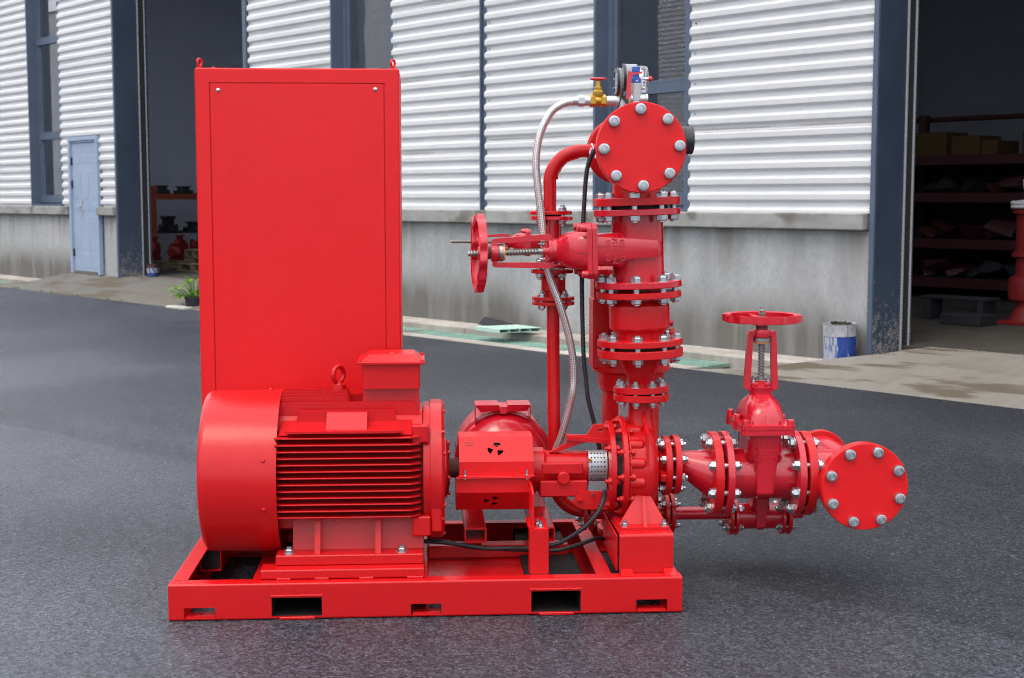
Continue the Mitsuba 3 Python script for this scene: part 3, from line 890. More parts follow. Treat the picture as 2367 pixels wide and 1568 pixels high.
# local y of AXM is up, local x is away from the camera
core = sg.Polygon([(0.150 * math.cos(t), 0.207 * math.sin(t)) for t in np.linspace(0, 2 * np.pi, 72, endpoint=False)])
slab = sg.Polygon([(-.140, .150), (-.085, .200), (.085, .200), (.140, .150), (.140, -.16), (-.140, -.16)]).buffer(.006)
housing = extrude(core.union(slab), 0.322, 0.785)
hk = mo.part('housing', mv(housing, AXM), 'cast_red', smooth=32)
for side_ in (-1, 1):
    for k in range(13):
        z = -0.1085 + k * 0.02095
        root = 0.135
        ext = 0.250 if 0 < k < 12 else 0.244
        p = sg.Polygon([(0.322, abs(root)), (0.322, ext - .006), (0.345, ext), (0.748, ext), (0.776, ext - .024), (0.785, abs(root))])
        m = extrude(p, z - 0.0023, z + 0.0023)
        Mf = frame((0, AY, AZ), (1, 0, 0), (0, side_, 0), (0, 0, 1))
        m = cat(m, mv(cyl(0.0026, (0.345, ext - .0008, z), (0.748, ext - .0008, z), 8), np.eye(4)))
        mo.part('cooling_fin', mv(m, Mf), 'cast_red', smooth=30)
    Mf = frame((0, AY, AZ), (1, 0, 0), (0, side_, 0), (0, 0, 1))
    # short shelf fin and slanted shoulder with raised plate
    mo.part('cooling_fin', mv(extrude(sg.Polygon([(0.372, .16), (0.355, .232), (0.372, .247), (0.70, .247), (0.724, .232), (0.712, .16)]), 0.159, 0.1665), Mf), 'cast_red', smooth=30)
    mo.part('shoulder', mv(hull([(0.335, .118, .182), (0.752, .118, .182), (0.335, .220, .150), (0.752, .220, .150), (0.335, .1, .1), (0.752, .1, .1)]), Mf), 'cast_red', smooth=False)
    mo.part('plate', mv(hull([(0.482, .135, .213), (0.610, .135, .213), (0.482, .156, .213), (0.610, .156, .213), (0.482, .222, .160), (0.610, .222, .160), (0.482, .13, .13), (0.61, .13, .13)]), Mf), 'cast_red', smooth=False)
    mo.part('cooling_fin', mv(extrude(sg.Polygon([(0.372, .15), (0.392, .2165), (0.694, .2165), (0.713, .15)]), 0.122, 0.129, 'xz'), Mf), 'cast_red', smooth=30)
    for y, zt, xa, xb in ((.098, .2385, .322, .77), (.074, .252, .322, .552), (.054, .2595, .322, .552), (.035, .2655, .322, .552), (.016, .2685, .322, .552)):
        mo.part('cooling_fin', mv(extrude(sg.Polygon([(xa, .19), (xa, zt - .004), (xa + .02, zt), (xb - .012, zt), (xb + .012, .19)]), y - .003, y + .003, 'xz'), Mf), 'cast_red', smooth=30)
    # end shield lugs
    mo.part('lug', mv(rbox(0.752, 0.810, .165, .222, -.178, -.115, .004), Mf), 'cast_red')
    mo.part('lug', mv(cat(rbox(0.8115, 0.846, .155, .210, -.168, -.082, .004), cyl(.006, (.846, .19, -.13), (.853, .19, -.13), 10)), Mf), 'cast_red')
    mo.part('lug', mv(rbox(0.752, 0.806, .160, .205, .120, .176, .004), Mf), 'cast_red')
    mo.part('bolt', mv(cyl(.0062, (.846, .185, .15), (.856, .185, .15), 10), Mf), 'cast_red')
    # foot: rail plate, web and ribs
    mo.part('foot', mv(cat(rbox(0.322, 0.787, .170, .250, -.2595, -.2275, .003), hull([(0.369, .150, -.2275), (0.787, .150, -.2275), (0.369, .172, -.2275), (0.787, .172, -.2275), (0.369,   .144, -.12), (0.787, .144, -.12), (.369, .10, -.12), (.787, .10, -.12)])), Mf), 'cast_red')
    for xa in (0.4425, 0.634):
        mo.part('rib', mv(hull([(xa, .165, -.228), (xa + .0175, .165, -.228), (xa, .232, -.228), (xa + .0175, .232, -.228), (xa, .195, -.120), (xa + .0175, .195, -.120), (xa, .13, -.12), (xa + .0175, .13, -.12)]), Mf), 'cast_red', smooth=False)
    for xa in (0.362, 0.718):
        mo.copies('foot_bolt', bolt_shape(0.017, 0.034, 0.0), [Mf @ shift(xa, .217, -.2275) if side_ > 0 else shift(xa, AY - .217, AZ - .2275)])
shield = [(0, .7855), (0.200, .7855), (0.222, .788), (0.222, .8085), (0.229, .8105), (0.2295, .846), (0.224, .852), (0.205, .856), (0.16, .853), (0.13, .8505), (0, .8505)]
mo.part('end_shield', mv(lathe(shield, 72), AXM), 'cast_red', smooth=36)
for a in range(8):
    t = math.radians(22 + 45 * a)
    mo.part('bolt', mv(cyl(.0058, (0.218 * math.cos(t), 0.218 * math.sin(t), .85), (0.218 * math.cos(t), 0.218 * math.sin(t), .859), 8), AXM), 'cast_red')
mo.part('bearing_cap', mv(lathe([(0, .85), (.098, .85), (.098, .862), (.094, .866), (.07, .8725), (0, .8725)], 48), AXM), 'cast_red')
for a in range(6):
    t = math.radians(12 + 60 * a)
    mo.part('bolt', mv(mv(hexnut(.014, .008), shift(.083 * math.cos(t), .083 * math.sin(t), .868)), AXM), 'cast_red')
mo.part('shaft', mv(lathe([(0, .872), (.033, .872), (.033, .915), (0, .915)], 28), AXM), 'rust_shaft')
mo.part('pedestal', hull([(.590, .255, .60), (.778, .255, .60), (.590, .42, .60), (.778, .42, .60), (.596, .262, .688), (.774, .262, .688), (.596, .41, .688), (.774, .41, .688)]), 'cast_red', smooth=False)
tb = mo.part('terminal_box', extrude(sg.box(.5915, .232, .7785, .432).buffer(-.010).buffer(.010, quad_segs=4), .6875, .7665), 'cast_red', smooth=32)
lid = [(.576, .218), (.794, .218), (.794, .446), (.576, .446)]
top_ = [(.6155, .262), (.7580, .262), (.7580, .402), (.6155, .402)]
mo.part('lid', cat(rbox(.576, .794, .218, .446, .7667, .7765, .002), hull([(x + (.010 if x < .68 else -.010), y + (.010 if y < .3 else -.010), .776) for x, y in lid] + [(x, y, .7970) for x, y in top_]), lathe([(0.0, 0), (.015, 0), (.013, .003), (0, .003)], 20).apply_translation([.690, .30, .7970])), 'cast_red', parent=tb, smooth=28)
for x in (.585, .785):
    for y in (.228, .436):
        mo.part('screw', mv(hexnut(.010, .006), shift(x, y, .7765)), 'cast_red', parent=tb)
ey = cat(mv(torus(.0270, .0078, 36, 12), shift(.510, .33, .7235) @ rot((0, 0, 1), 54) @ rot((1, 0, 0), 90)), lathe([(0, 0), (.026, 0), (.0245, .026), (0, .026)], 24).apply_translation([.510, .33, .665]), lathe([(0.0165, 0), (.0125, .006), (.0095, .0125), (0, .0125)], 20).apply_translation([.510, .33, .691]))
mo.part('eye_bolt', ey, 'cast_red')

# ------------------------------------------------------------------ coupling guard
cg = Thing('coupling_guard', 'red eight sided sheet metal coupling guard with fan shaped vent holes between motor and pump', 'guard', S)
CG = frame((0, AY, 0.399), (0, 1, 0), (0, 0, 1), (1, 0, 0))


def octo(r):
    return sg.Polygon([(r / math.cos(math.pi / 8) * math.cos(math.pi / 8 + k * math.pi / 4), r / math.cos(math.pi / 8) * math.sin(math.pi / 8 + k * math.pi / 4)) for k in range(8)])


def fan_cut(xc, face_deg, spin):
    """Three wedge holes through the face whose outward normal is face_deg from local x."""
    ms = []
    for k in range(3):
        a0 = math.radians(spin + 120 * k)
        pts = [(.0085 * math.cos(a0 + .5), .0085 * math.sin(a0 + .5))] + [(0.0255 * math.cos(a0 + t), 0.0255 * math.sin(a0 + t)) for t in np.linspace(0, 1.0, 6)]
        ms.append(extrude(sg.Polygon(pts).buffer(.0012), -.03, .03))
    fd = math.radians(face_deg)
    nrm = np.array([math.cos(fd), math.sin(fd), 0])
    up_ = np.array([-nrm[1], nrm[0], 0])
    return [mv(m, frame(nrm * .122 + np.array([0, 0, xc]), (0, 0, 1), up_, nrm)) for m in ms]


ring = octo(.122).difference(octo(.1195))
up = extrude(ring.intersection(sg.box(-1, 0.006, 1, 1)), 0.9035, 1.1460)
for face in (135,):
    up = cut(up, *fan_cut(1.0235, face, 15))
lo = extrude(octo(.1225).difference(octo(.120)).intersection(sg.box(-1, -1, 1, 0.0)), 0.8940, 1.1345)
lo = cut(lo, *fan_cut(1.0115, 225, 38))
cg.part('upper_cover', mv(up, CG), 'powder_red', smooth=False)
cg.part('lower_cover', mv(lo, CG), 'powder_red', smooth=False)
cg.part('lip', cat(rbox(.901, 1.1485, .190, .209, .4020, .4052, .001), rbox(.893, 1.1355, .188, .209, .3980, .4012, .001)), 'powder_red')
for x0, x1 in ((0.925, 0.952), (1.013, 1.040)):
    for zz in (.4945, .5020):
        y = AY - .122 * math.sqrt(2) + (zz - .399) - .0008
        cg.part('slot', hull([(x0, y, zz), (x1, y, zz), (x0, y + .0022, zz + .0022), (x1, y + .0022, zz + .0022), (x0, y + .003, zz), (x1, y + .003, zz)]), 'rust_shaft', smooth=False)
for x in (0.922, 1.1225):
    cg.copies('screw', bolt_shape(.0062, .0062, .0), [shift(x, .196, .4053)])
endp = octo(.119).difference(circle(0, .009, .045))
cg.part('end_plate', cat(mv(extrude(endp, .912, .914), CG), mv(extrude(endp, 1.128, 1.130), CG)), 'dark_iron', smooth=False)
cg.part('coupling', mv(lathe([(0, .905), (.06, .905), (.06, .99), (.075, .992), (.075, 1.04), (.06, 1.042), (.06, 1.12), (0, 1.12)], 36), AXM), 'dark_iron')
cg.part('bracket', cat(rbox(1.1305, 1.1362, .062, .215, .2565, .372, .001), rbox(1.1362, 1.178, .062, .105, .2560, .2615, .001), hull([(1.1305, .062, .372), (1.1362, .062, .372), (1.1305, .13, .385), (1.1362, .13, .385), (1.1305, .2, .385), (1.1362, .2, .385), (1.1305, .2, .37), (1.1362, .2, .37)])), 'powder_red', smooth=False)
cg.copies('bolt', bolt_shape(.0105, .012, .0), [shift(1.158, .082, .2615), shift(1.1515, .125, .258)])
cg.part('bracket', rbox(1.120, 1.184, .1095, .24, .2535, .258, .001), 'powder_red')

# ------------------------------------------------------------------ centrifugal pump
pu = Thing('pump', 'red end suction centrifugal pump with its volute casing standing on the skid pedestal', 'pump', S)
bh = [(0, 1.140), (.066, 1.140), (.066, 1.185), (.058, 1.192), (.0545, 1.20), (.0545, 1.338), (.050, 1.342), (.038, 1.345), (.038, 1.40), (0, 1.40)]
pu.part('bearing_housing', mv(lathe(bh, 48), AXM), 'cast_red', smooth=36)
pu.part('housing_pad', cat(rbox(1.176, 1.3135, .262, .29, .395, .4315, .003), rbox(1.170, 1.330, .266, .39, .318, .372, .004)), 'cast_red')
pu.part('oil_cup', mv(lathe([(0, 0), (.021, 0), (.021, .010), (.018, .013), (0, .013)], 28), frame((1.2485, .262, .383), (1, 0, 0), (0, 0, 1), (0, -1, 0))), 'cast_red')
arm = sg.Polygon([(1.205, .462), (1.232, .462), (1.30, .487), (1.345, .498), (1.405, .502), (1.405, .530), (1.402, .5535), (1.352, .5535), (1.330, .519), (1.268, .519), (1.262, .492)])
arm = arm.difference(circle(1.3755, .5365, .0088))
pu.part('frame_arm', extrude(arm, .300, .316, 'xz'), 'cast_red', smooth=32)
pu.part('frame_arm', hull([(1.262, .285, .519), (1.402, .285, .504), (1.262, .335, .519), (1.402, .335, .504), (1.262, .285, .505), (1.402, .285, .490), (1.262, .335, .505), (1.402, .335, .49)]), 'cast_red', smooth=False)
pu.part('frame_arm', mv(extrude(sg.Polygon([(1.285, .305), (1.305, .333), (1.405, .333), (1.405, .285), (1.31, .285)]).buffer(.006).difference(circle(1.3, .3115, .002)), .250, .262, 'xz'), np.eye(4)), 'cast_red', smooth=32)
pu.copies('bolt', bolt_shape(.011, .010, .0, material='cast_red'), [frame((1.3025, .250, .309), (1, 0, 0), (0, 0, 1), (0, -1, 0))])
# perforated seal guard, a flat sheet with holes bent round the shaft
R = .0655
flat = sg.box(1.3325, -.085, 1.3945, .060)
holes = shapely.union_all([circle(1.3425 + .0105 * a, -.046 + .0150 * b, .0027, 8) for a in range(5) for b in range(7)])
fm = trimesh.creation.extrude_polygon(flat.segmentize(.006).difference(holes), .0016, engine='earcut')
fm = fm.subdivide_to_size(.012)
v = np.array(fm.vertices)
ang = v[:, 1] / R
v2 = np.stack([v[:, 0], AY - (R + v[:, 2]) * np.cos(ang + .12), .412 + (R + v[:, 2]) * np.sin(ang + .12)], 1)
fm = trimesh.Trimesh(v2, fm.faces, process=False)
sg_ = pu.part('seal_guard', fm, 'perforated_steel', smooth=40)
pu.part('guard_plate', rbox(1.3315, 1.392, .258, .2605, .3200, .3700, .001), 'guard_steel', parent=sg_)
for x in (1.3445, 1.378):
    pu.copies('screw', bolt_shape(.0085, .004, .0), [frame((x, .258, .329), (1, 0, 0), (0, 0, 1), (0, -1, 0))], parent=sg_)
pu.part('nipple', mv(hexnut(.010, .009), frame((1.3365, .263, .4415), (1, 0, 0), (0, 0, 1), (0, -1, 0))), 'brass')
pu.part('shaft', mv(lathe([(0, 1.34), (.052, 1.34), (.052, 1.40), (0, 1.40)], 28), AXM), 'dark_iron')
pu.part('adapter_flange', mv(disc(.152, 1.398, 1.4165, 72, b=.002), AXM), 'cast_red')
pu.part('cover_flange', mv(disc(.1685, 1.4370, 1.4545, 72, b=.002), AXM), 'cast_red')
pu.part('stuffing_box', mv(lathe([(0, 1.415), (.125, 1.415), (.125, 1.438), (0, 1.438)], 48), AXM), 'dark_iron')
for r_, n_, h_, a0 in ((.139, 8, 1.398, 10), (.156, 12, 1.437, 3)):
    sh = bolt_shape(.0125, .018 if n_ == 8 else .026, .003, material='cast_red')
    pu.copies('bolt', sh, [AXM @ shift(r_ * math.cos(math.radians(a0 + 360 * k / n_)), r_ * math.sin(math.radians(a0 + 360 * k / n_)), h_) @ rot((1, 0, 0), 180) for k in range(n_)])
vol = [(0, 1.4565), (.154, 1.4565), (.1565, 1.459), (.1565, 1.463), (.1485, 1.467), (.1485, 1.508), (.152, 1.514), (.150, 1.526), (.141, 1.541), (.124, 1.553), (.100, 1.561), (.078, 1.565), (.060, 1.568), (.052, 1.574), (.050, 1.590), (0, 1.590)]
ck = pu.part('casing', mv(lathe(vol, 72), AXM), 'cast_red', smooth=42)
pu.part('gasket', mv(disc(.150, 1.4545, 1.4568, 60), AXM), 'gasket')
for k in range(14):
    t = math.radians(12 + 360 / 14 * k)
    boss = cat(lathe([(0, 1.4585), (.0195, 1.4585), (.0195, 1.500), (.017, 1.506), (.008, 1.512), (0, 1.513)], 20))
    pu.part('boss', mv(mv(boss, shift(.1395 * math.cos(t), .1395 * math.sin(t), 0)), AXM), 'cast_red', parent=ck)
pu.part('nozzle', cat(lathe([(0, 0), (.058, 0), (.050, .04), (.0435, .075), (.0425, .125), (.048, .134), (0, .134)], 40).apply_translation([1.5145, AY, .502]), hull([(1.5105, AY - .150, .43), (1.5195, AY - .150, .43), (1.5105, AY - .148, .54), (1.5195, AY - .148, .54), (1.5105, AY - .040, .60), (1.5195, AY - .04, .60), (1.5105, AY, .5), (1.5195, AY, .5)])), 'cast_red', smooth=36)
pu.part('discharge_flange', disc(.0925, .6315, .6545, 60, b=.002).apply_translation([1.5145, AY, 0]), 'cast_red')
pu.part('suction_flange', mv(disc(.0995, 1.587, 1.6085, 60, b=.002), AXM), 'cast_red')
pu.part('suction_boss', mv(rbox(.03, .10, -.012, .012, 1.567, 1.588, .003), AXM @ rot((0, 0, 1), 195)), 'cast_red')
fp = hull([(1.4156, .095, .2435), (1.5755, .095, .2435), (1.4156, .30, .2435), (1.5755, .30, .2435), (1.4156, .095, .2520), (1.5755, .095, .2520), (1.4156, .30, .252), (1.5755, .3, .252)])
pu.part('foot', cat(fp, hull([(1.419, .145, .252), (1.572, .145, .252), (1.482, .200, .335), (1.530, .200, .330), (1.419, .157, .252), (1.572, .157, .252), (1.482, .212, .335), (1.53, .212, .33)]), hull([(1.4915, .098, .252), (1.5025, .098, .252), (1.4915, .19, .252), (1.5025, .19, .252), (1.4985, .185, .335), (1.5085, .185, .335), (1.4985, .20, .335), (1.5085, .2, .335)]), hull([(1.47, .2, .252), (1.54, .2, .252), (1.47, .45, .252), (1.54, .45, .252), (1.47, .25, .32), (1.54, .25, .32), (1.47, .42, .32), (1.54, .42, .32)])), 'cast_red', smooth=False)
pu.copies('foot_bolt', bolt_shape(.0125, .012, .0), [shift(1.432, .118, .2525), shift(1.560, .118, .2525)])


# ------------------------------------------------------------------ pipework
def wheel_mesh(R=0.127, lobes=12, spokes=3):
    t = np.linspace(0, 2 * np.pi, 168, endpoint=False)
    rr = R * (1 + 0.040 * np.cos(lobes * t))
    outer = sg.Polygon(np.stack([rr * np.cos(t), rr * np.sin(t)], 1))
    rim = outer.difference(circle(0, 0, R - .021, 64))
    rim_m = extrude(rim, -.0112, .0112)
    v = np.array(rim_m.vertices)
    rad = np.hypot(v[:, 0], v[:, 1])
    edge = np.where(rad > R - .012, -0.0032, 0.0032)
    ms = [rim_m, lathe([(R - .0205, -.010), (R - .005, -.0138), (R - .005, .0138), (R - .0205, .010), (R - .0205, -.010)], 84)]
    for k in range(spokes):
        a = 2 * np.pi * k / spokes + .4
        ms.append(mv(hull([(.012, -.011, -.016), (.012, .011, -.016), (.012, -.011, -.004), (.012, .011, -.004), (R - .014, -.009, -.004), (R - .014, .009, -.004), (R - .014, -.009, .006), (R - .014, .009, .006)]), rot((0, 0, 1), math.degrees(a))))
    ms.append(lathe([(0, -.024), (.027, -.024), (.027, -.008), (.021, .004), (0, .004)], 32))
    return cat(ms)


WHEEL = wheel_mesh()


def loft(sections):
    """Rounded boxes [(z, half_x, half_y, corner), ...] joined into one skin."""
    n = 48
    rings = []
    for z, hx, hy, c in sections:
        c = min(c, hx * .98, hy * .98)
        p = sg.box(-hx + c, -hy + c, hx - c, hy - c).buffer(c, quad_segs=8).exterior
        # sample by angle so that rings correspond
        pts = []
        for k in range(n):
            a = 2 * np.pi * k / n
            ray_ = sg.LineString([(0, 0), (3 * math.cos(a), 3 * math.sin(a))])
            q = p.intersection(ray_)
            q = q if q.geom_type == 'Point' else q.geoms[0]
            pts.append((q.x, q.y, z))
        rings.append(pts)
    v = np.array(rings).reshape(-1, 3)
    i, j = np.meshgrid(np.arange(len(rings) - 1), np.arange(n), indexing='ij')
    a, b = i * n + j, i * n + (j + 1) % n
    f = np.vstack([np.stack([a, b, b + n], -1).reshape(-1, 3), np.stack([a, b + n, a + n], -1).reshape(-1, 3)])
    m = len(v)
    v = np.vstack([v, v[:n].mean(0), v[-n:].mean(0)])
    j = np.arange(n)
    e = (len(rings) - 1) * n
    f = np.vstack([f, np.stack([(j + 1) % n, j, j * 0 + m], 1), np.stack([e + j, e + (j + 1) % n, j * 0 + m + 1], 1)])
    return trimesh.Trimesh(v, f, process=False)


def text_on(txt, h, depth):
    m = meshkit.text_mesh(txt, h, depth, bold=True)
    m.apply_translation([-(m.bounds[0][0] + m.bounds[1][0]) / 2, 0, 0])
    return m


def gate_valve(label, F, k=1.0, r=0.085, half=(0.1305, 0.1305), fl=0.1425, t=0.0225, letters=('DN150', 'PN10/16', 'QT450'), stem_top=.561, wheel_k=1.0, wheel_tilt=0.0, wheel_turn=0.0, bolts=True, material='epoxy_red', gaps=(.011, .011), other=(.026, .026), start=15, wheel_spin=0, nb=8, group=None):
    """Rising stem gate valve; F: local x along the pipe, z along the stem. k scales body and top works."""
    g = Thing('gate_valve', label, 'valve', F, group)
    hl, hr = half
    barrel = lathe([(0, -hl + .002), (r, -hl + .002), (r, hr - .002), (0, hr - .002)], 56, 'x')
    chamber = loft([(-.072 * k, .020 * k, .080 * k, .005 * k), (-.053 * k, .0265 * k, .1025 * k, .005 * k), (-.047 * k, .0275 * k, .1045 * k, .006 * k), (.145 * k, .0455 * k, .1185 * k, .007 * k), (.152 * k, .047 * k, .120 * k, .008 * k)])
    fillet = loft([(.02 * k, .082 * k, .05 * k, .04 * k), (.06 * k, .064 * k, .086 * k, .03 * k), (.09 * k, .054 * k, .104 * k, .02 * k), (.152 * k, .05 * k, .114 * k, .02 * k)])
    bk = g.part('body', cat(barrel, chamber, fillet), material, smooth=45)
    if letters:
        for i, tx in enumerate(letters):
            tm = text_on(tx,   .0150 * k, .0026)
            # the chamber's front face leans in slightly towards the bottom
            z = (.106 - .0230 * i) * k
            y = -(.1045 + (z / k + .047) * .0140 / .192) * k + .0004
            tm = mv(tm, frame((0, y, z), (1, 0, 0), (0, -.0727, .9974), (0, -.9974, -.0727)))
            g.part('lettering', tm, material, smooth=False, parent=bk)
    g.part('flange', disc(fl, -hl, -hl + t, 72, 'x', b=.002), material)
    g.part('flange', disc(fl, hr - t, hr, 72, 'x', b=.002), material)
    # bonnet flanges with corner lugs
    def plate(z0, z1, hx=.070, hy=.128):
        p = sg.box(-hx * k, -hy * k, hx * k, hy * k).buffer(.012 * k, quad_segs=5)
        for sx in (-1, 1):
            for sy in (-.93, 0.0, .93):
                p = p.union(circle(sx * (hx + .004) * k, sy * hy * k, .0155 * k, 20))
        return extrude(p, z0 * k, z1 * k)
    g.part('body_flange', plate(.150, .1655), material)
    bon = g.part('bonnet', cat(plate(.1670, .1820), loft([(.178 * k, .061 * k, .112 * k, .03 * k), (.200 * k, .0615 * k, .110 * k, .04 * k), (.222 * k, .060 * k, .102 * k, .045 * k), (.240 * k, .055 * k, .087 * k, .045 * k), (.254 * k, .047 * k, .066 * k, .042 * k), (.265 * k, .038 * k, .045 * k, .036 * k), (.274 * k, .031 * k, .034 * k, .03 * k)]),
                              hull([(sx * .005 * k, -.117 * k, .18 * k) for sx in (-1, 1)] + [(sx * .005 * k, -.112 * k, .206 * k) for sx in (-1, 1)] + [(sx * .005 * k, -.094 * k, .233 * k) for sx in (-1, 1)] + [(sx * .005 * k, -.07 * k, .253 * k) for sx in (-1, 1)] + [(sx * .005 * k, -.02 * k, .2 * k) for sx in (-1, 1)]),
                              lathe([(0, .262 * k), (.037 * k, .262 * k), (.0375 * k, .284 * k), (.041 * k, .288 * k), (.041 * k, .296 * k), (0, .296 * k)], 36)), material, smooth=45)
    for sx in (-1, 1):
        for sy in (-.93, 0, .93):
            g.part('cap_bolt', lathe([(0, .18 * k), (.0125 * k, .18 * k), (.0125 * k, .196 * k), (.011 * k, .2 * k), (0, .2 * k)], 16).apply_translation([sx * .074 * k, sy * .128 * k, 0]), material, parent=bon)
    g.part('gland', cat(rbox(-.034 * k, .034 * k, -.014 * k, .014 * k, .297 * k, .309 * k, .003), lathe([(0, .296 * k), (.018 * k, .296 * k), (.018 * k, .315 * k), (0, .315 * k)], 24)), material)
    g.copies('gland_bolt', bolt_shape(.0085 * k, .012 * k, 0), [shift(sx * .025 * k, -.0 * k, .309 * k) for sx in (-1, 1)])
    # yoke: two arms and a bridge
    ym = []
    for sx in (-1, 1):
        w = lambda x, z, hx, hy: [(sx * (x - hx) * k, -hy * k, z * k), (sx * (x + hx) * k, -hy * k, z * k), (sx * (x - hx) * k, hy * k, z * k), (sx * (x + hx) * k, hy * k, z * k)]
        ym += [hull(w(.047, .290, .0095, .016) + w(.039, .470, .0085, .013)), hull(w(.039, .470, .0085, .013) + w(.034, .4825, .009, .013)), hull(w(.033, .4825, .009, .013) + w(.020, .478, .006, .014) + w(.03, .466, .006, .013)), hull(w(.046, .29, .0075, .016) + w(.034, .28, .006, .015) + w(.034, .296, .006, .015))]
    ym.append(lathe([(0, .460 * k), (.027 * k, .460 * k), (.029 * k, .464 * k), (.029 * k, .482 * k), (.027 * k, .486 * k), (0, .486 * k)], 32))
    g.part('yoke', cat(ym), material, smooth=40)
    g.part('collar', lathe([(0, .446 * k), (.0285 * k, .446 * k), (.0285 * k, .4585 * k), (0, .4585 * k)], 28), 'steel_screw')
    g.part('bronze_ring', lathe([(0, .4395 * k), (.0235 * k, .4395 * k), (.0255 * k, .4455 * k), (0, .4455 * k)], 28), 'bronze_ring')
    g.part('stem_nut', lathe([(0, .486 * k), (.0195 * k, .486 * k), (.0195 * k, .503 * k), (0, .503 * k)], 24), 'rust_shaft')
    g.part('stem', cat(lathe([(0, .30 * k), (.0105 * k, .30 * k), (.0108 * k, .328 * k), (0, .328 * k)], 20), mv(screw_rod(.0125 * k, (stem_top - .325) * k, .0100 * k, 16, .0042 * k), shift(0, 0, .325 * k))), 'steel_screw', smooth=20)
    g.part('handwheel', mv(WHEEL, shift(0, 0, .525 * k) @ rot((0, 1, 0), wheel_tilt) @ rot((1, 0, 0), wheel_turn) @ rot((0, 0, 1), wheel_spin) @ trimesh.transformations.scale_matrix(k * wheel_k)), material, smooth=40)
    if bolts:
        d = .0195 if fl > .12 else .0155
        bc = fl - (.0235 if fl > .12 else .019)
        for xa, sgn, gp, ot in ((-hl + t, -1, gaps[0], other[0]), (hr - t, 1, gaps[1], other[1])):
            grip = t + gp + ot
            places = []
            for q in range(nb):
                a = math.radians(start + 360 / nb * q)
                Ff = frame((xa, bc * math.cos(a), bc * math.sin(a)), (0, 1, 0), (0, 0, -sgn), (-sgn, 0, 0)) if False else None
                # nut towards the valve body: head on the far flange
                zax = np.array([sgn, 0, 0.0])
                xax = np.array([0, math.cos(a), math.sin(a)])
                places.append(frame((xa + sgn * (grip), bc * math.cos(a), bc * math.sin(a)), xax, np.cross(zax, xax), zax) @ rot((0, 0, 1), rng.uniform(0, 60)))
            g.copies('bolt', bolt_shape(d, grip, .007), places)
            g.part('gasket', disc(fl - .042 if fl > .12 else fl - .034, min(xa - sgn * t * 0, xa + sgn * t), max(xa, xa + sgn * (t + gp)), 48, 'x'), 'gasket')
    return g


# discharge riser, leaning a little to the left as it stands in the photograph
RB = S @ shift(1.5145, AY, .632) @ rot((0, 1, 0), -1.8)
re_ = Thing('reducer_pipe', 'red cone shaped reducer pipe standing on the pump discharge flange', 'pipe', RB)
re_.part('cone', lathe([(.040, .030), (.038, .052), (.041, .066), (.066, .125), (.079, .146), (.079, .150), (0, .15)], 48), 'cast_red', smooth=50)
re_.part('flange', disc(.0925, .0275, .0485, 60, b=.002), 'cast_red')
re_.part('flange', disc(.1420, .1470, .1735, 72, b=.002), 'cast_red')
re_.copies('bolt', bolt_shape(.0145, .0485, .008), ring_places(np.eye(4), .073, 8, 22.5, .0485))
re_.part('gasket', disc(.062, .022, .029), 'gasket')
cv = Thing('check_valve', 'short red drum shaped check valve between two bolted flange joints on the riser', 'valve', RB)
cv.part('body', lathe([(0, .186), (.078, .186), (.078, .222), (.086, .232), (.098, .240), (.1005, .246), (.1005, .312), (.098, .320), (.088, .327), (.081, .334), (.080, .36), (0, .36)], 64), 'cast_red', smooth=40)
cv.part('flange', disc(.1420, .1845, .2050, 72, b=.002), 'cast_red')
cv.part('flange', disc(.1400, .3430, .3630, 72, b=.002), 'cast_red')
cv.part('plug', lathe([(0, 0), (.011, 0), (.011, .012), (.007, .016), (0, .016)], 18).apply_transform(frame((.097, -.02, .225), (0, 1, 0), (0, 0, 1), (1, 0, 0))), 'cast_red')
cv.copies('bolt', bolt_shape(.0190, .0580, .008), ring_places(np.eye(4), .119, 8, -12 - 90, .2050))
cv.part('gasket', disc(.100, .172, .186), 'gasket')
GV = RB @ shift(0, 0, .505) @ frame((0, 0, 0), (0, 0, 1), (0, 1, 0), (-1, 0, 0))
gate_valve('red gate valve lying sideways on the riser, its handwheel towards the cabinet', GV, half=(.1280, .1290), t=.0205, gaps=(.0140, .0120), other=(.0200, .0255), start=-90 + 33, wheel_spin=20, wheel_tilt=2.6, wheel_turn=5.0)
HZ = 1.4600
hd = Thing('discharge_header', 'red horizontal header at the top of the riser closed by a bolted round cover plate', 'pipe', S)
hc = 1.4805
hd.part('pipe', cat(mv(lathe([(0, .17), (.0795, .17), (.0795, .575), (.05, .60), (0, .60)], 48, 'y'), shift(hc, 0, HZ)), mv(lathe([(0, .65), (.0790, .65), (.0790, .83), (0, .83)], 40), np.linalg.inv(S) @ RB)), 'cast_red', smooth=40)
hd.part('end_ring', mv(lathe([(.07, .555), (.106, .555), (.113, .562), (.113, .576), (.107, .582), (.07, .582)], 56, 'y'), shift(hc - .014, 0, HZ + .003)), 'cast_red')
hd.part('flange', mv(disc(.1425, .6460, .6715, 72, b=.002), np.linalg.inv(S) @ RB), 'cast_red')
hd.part('flange', mv(disc(.1420, .1685, .1900, 72, 'y', b=.002), shift(hc, 0, HZ)), 'cast_red')
hd.part('cover_plate', mv(disc(.1428, .1450, .1670, 96, 'y', b=.0025), shift(hc, 0, HZ)), 'powder_red')
FR = frame((0, 0, 0), (1, 0, 0), (0, 0, 1), (0, -1, 0))            # local z towards the camera, y up


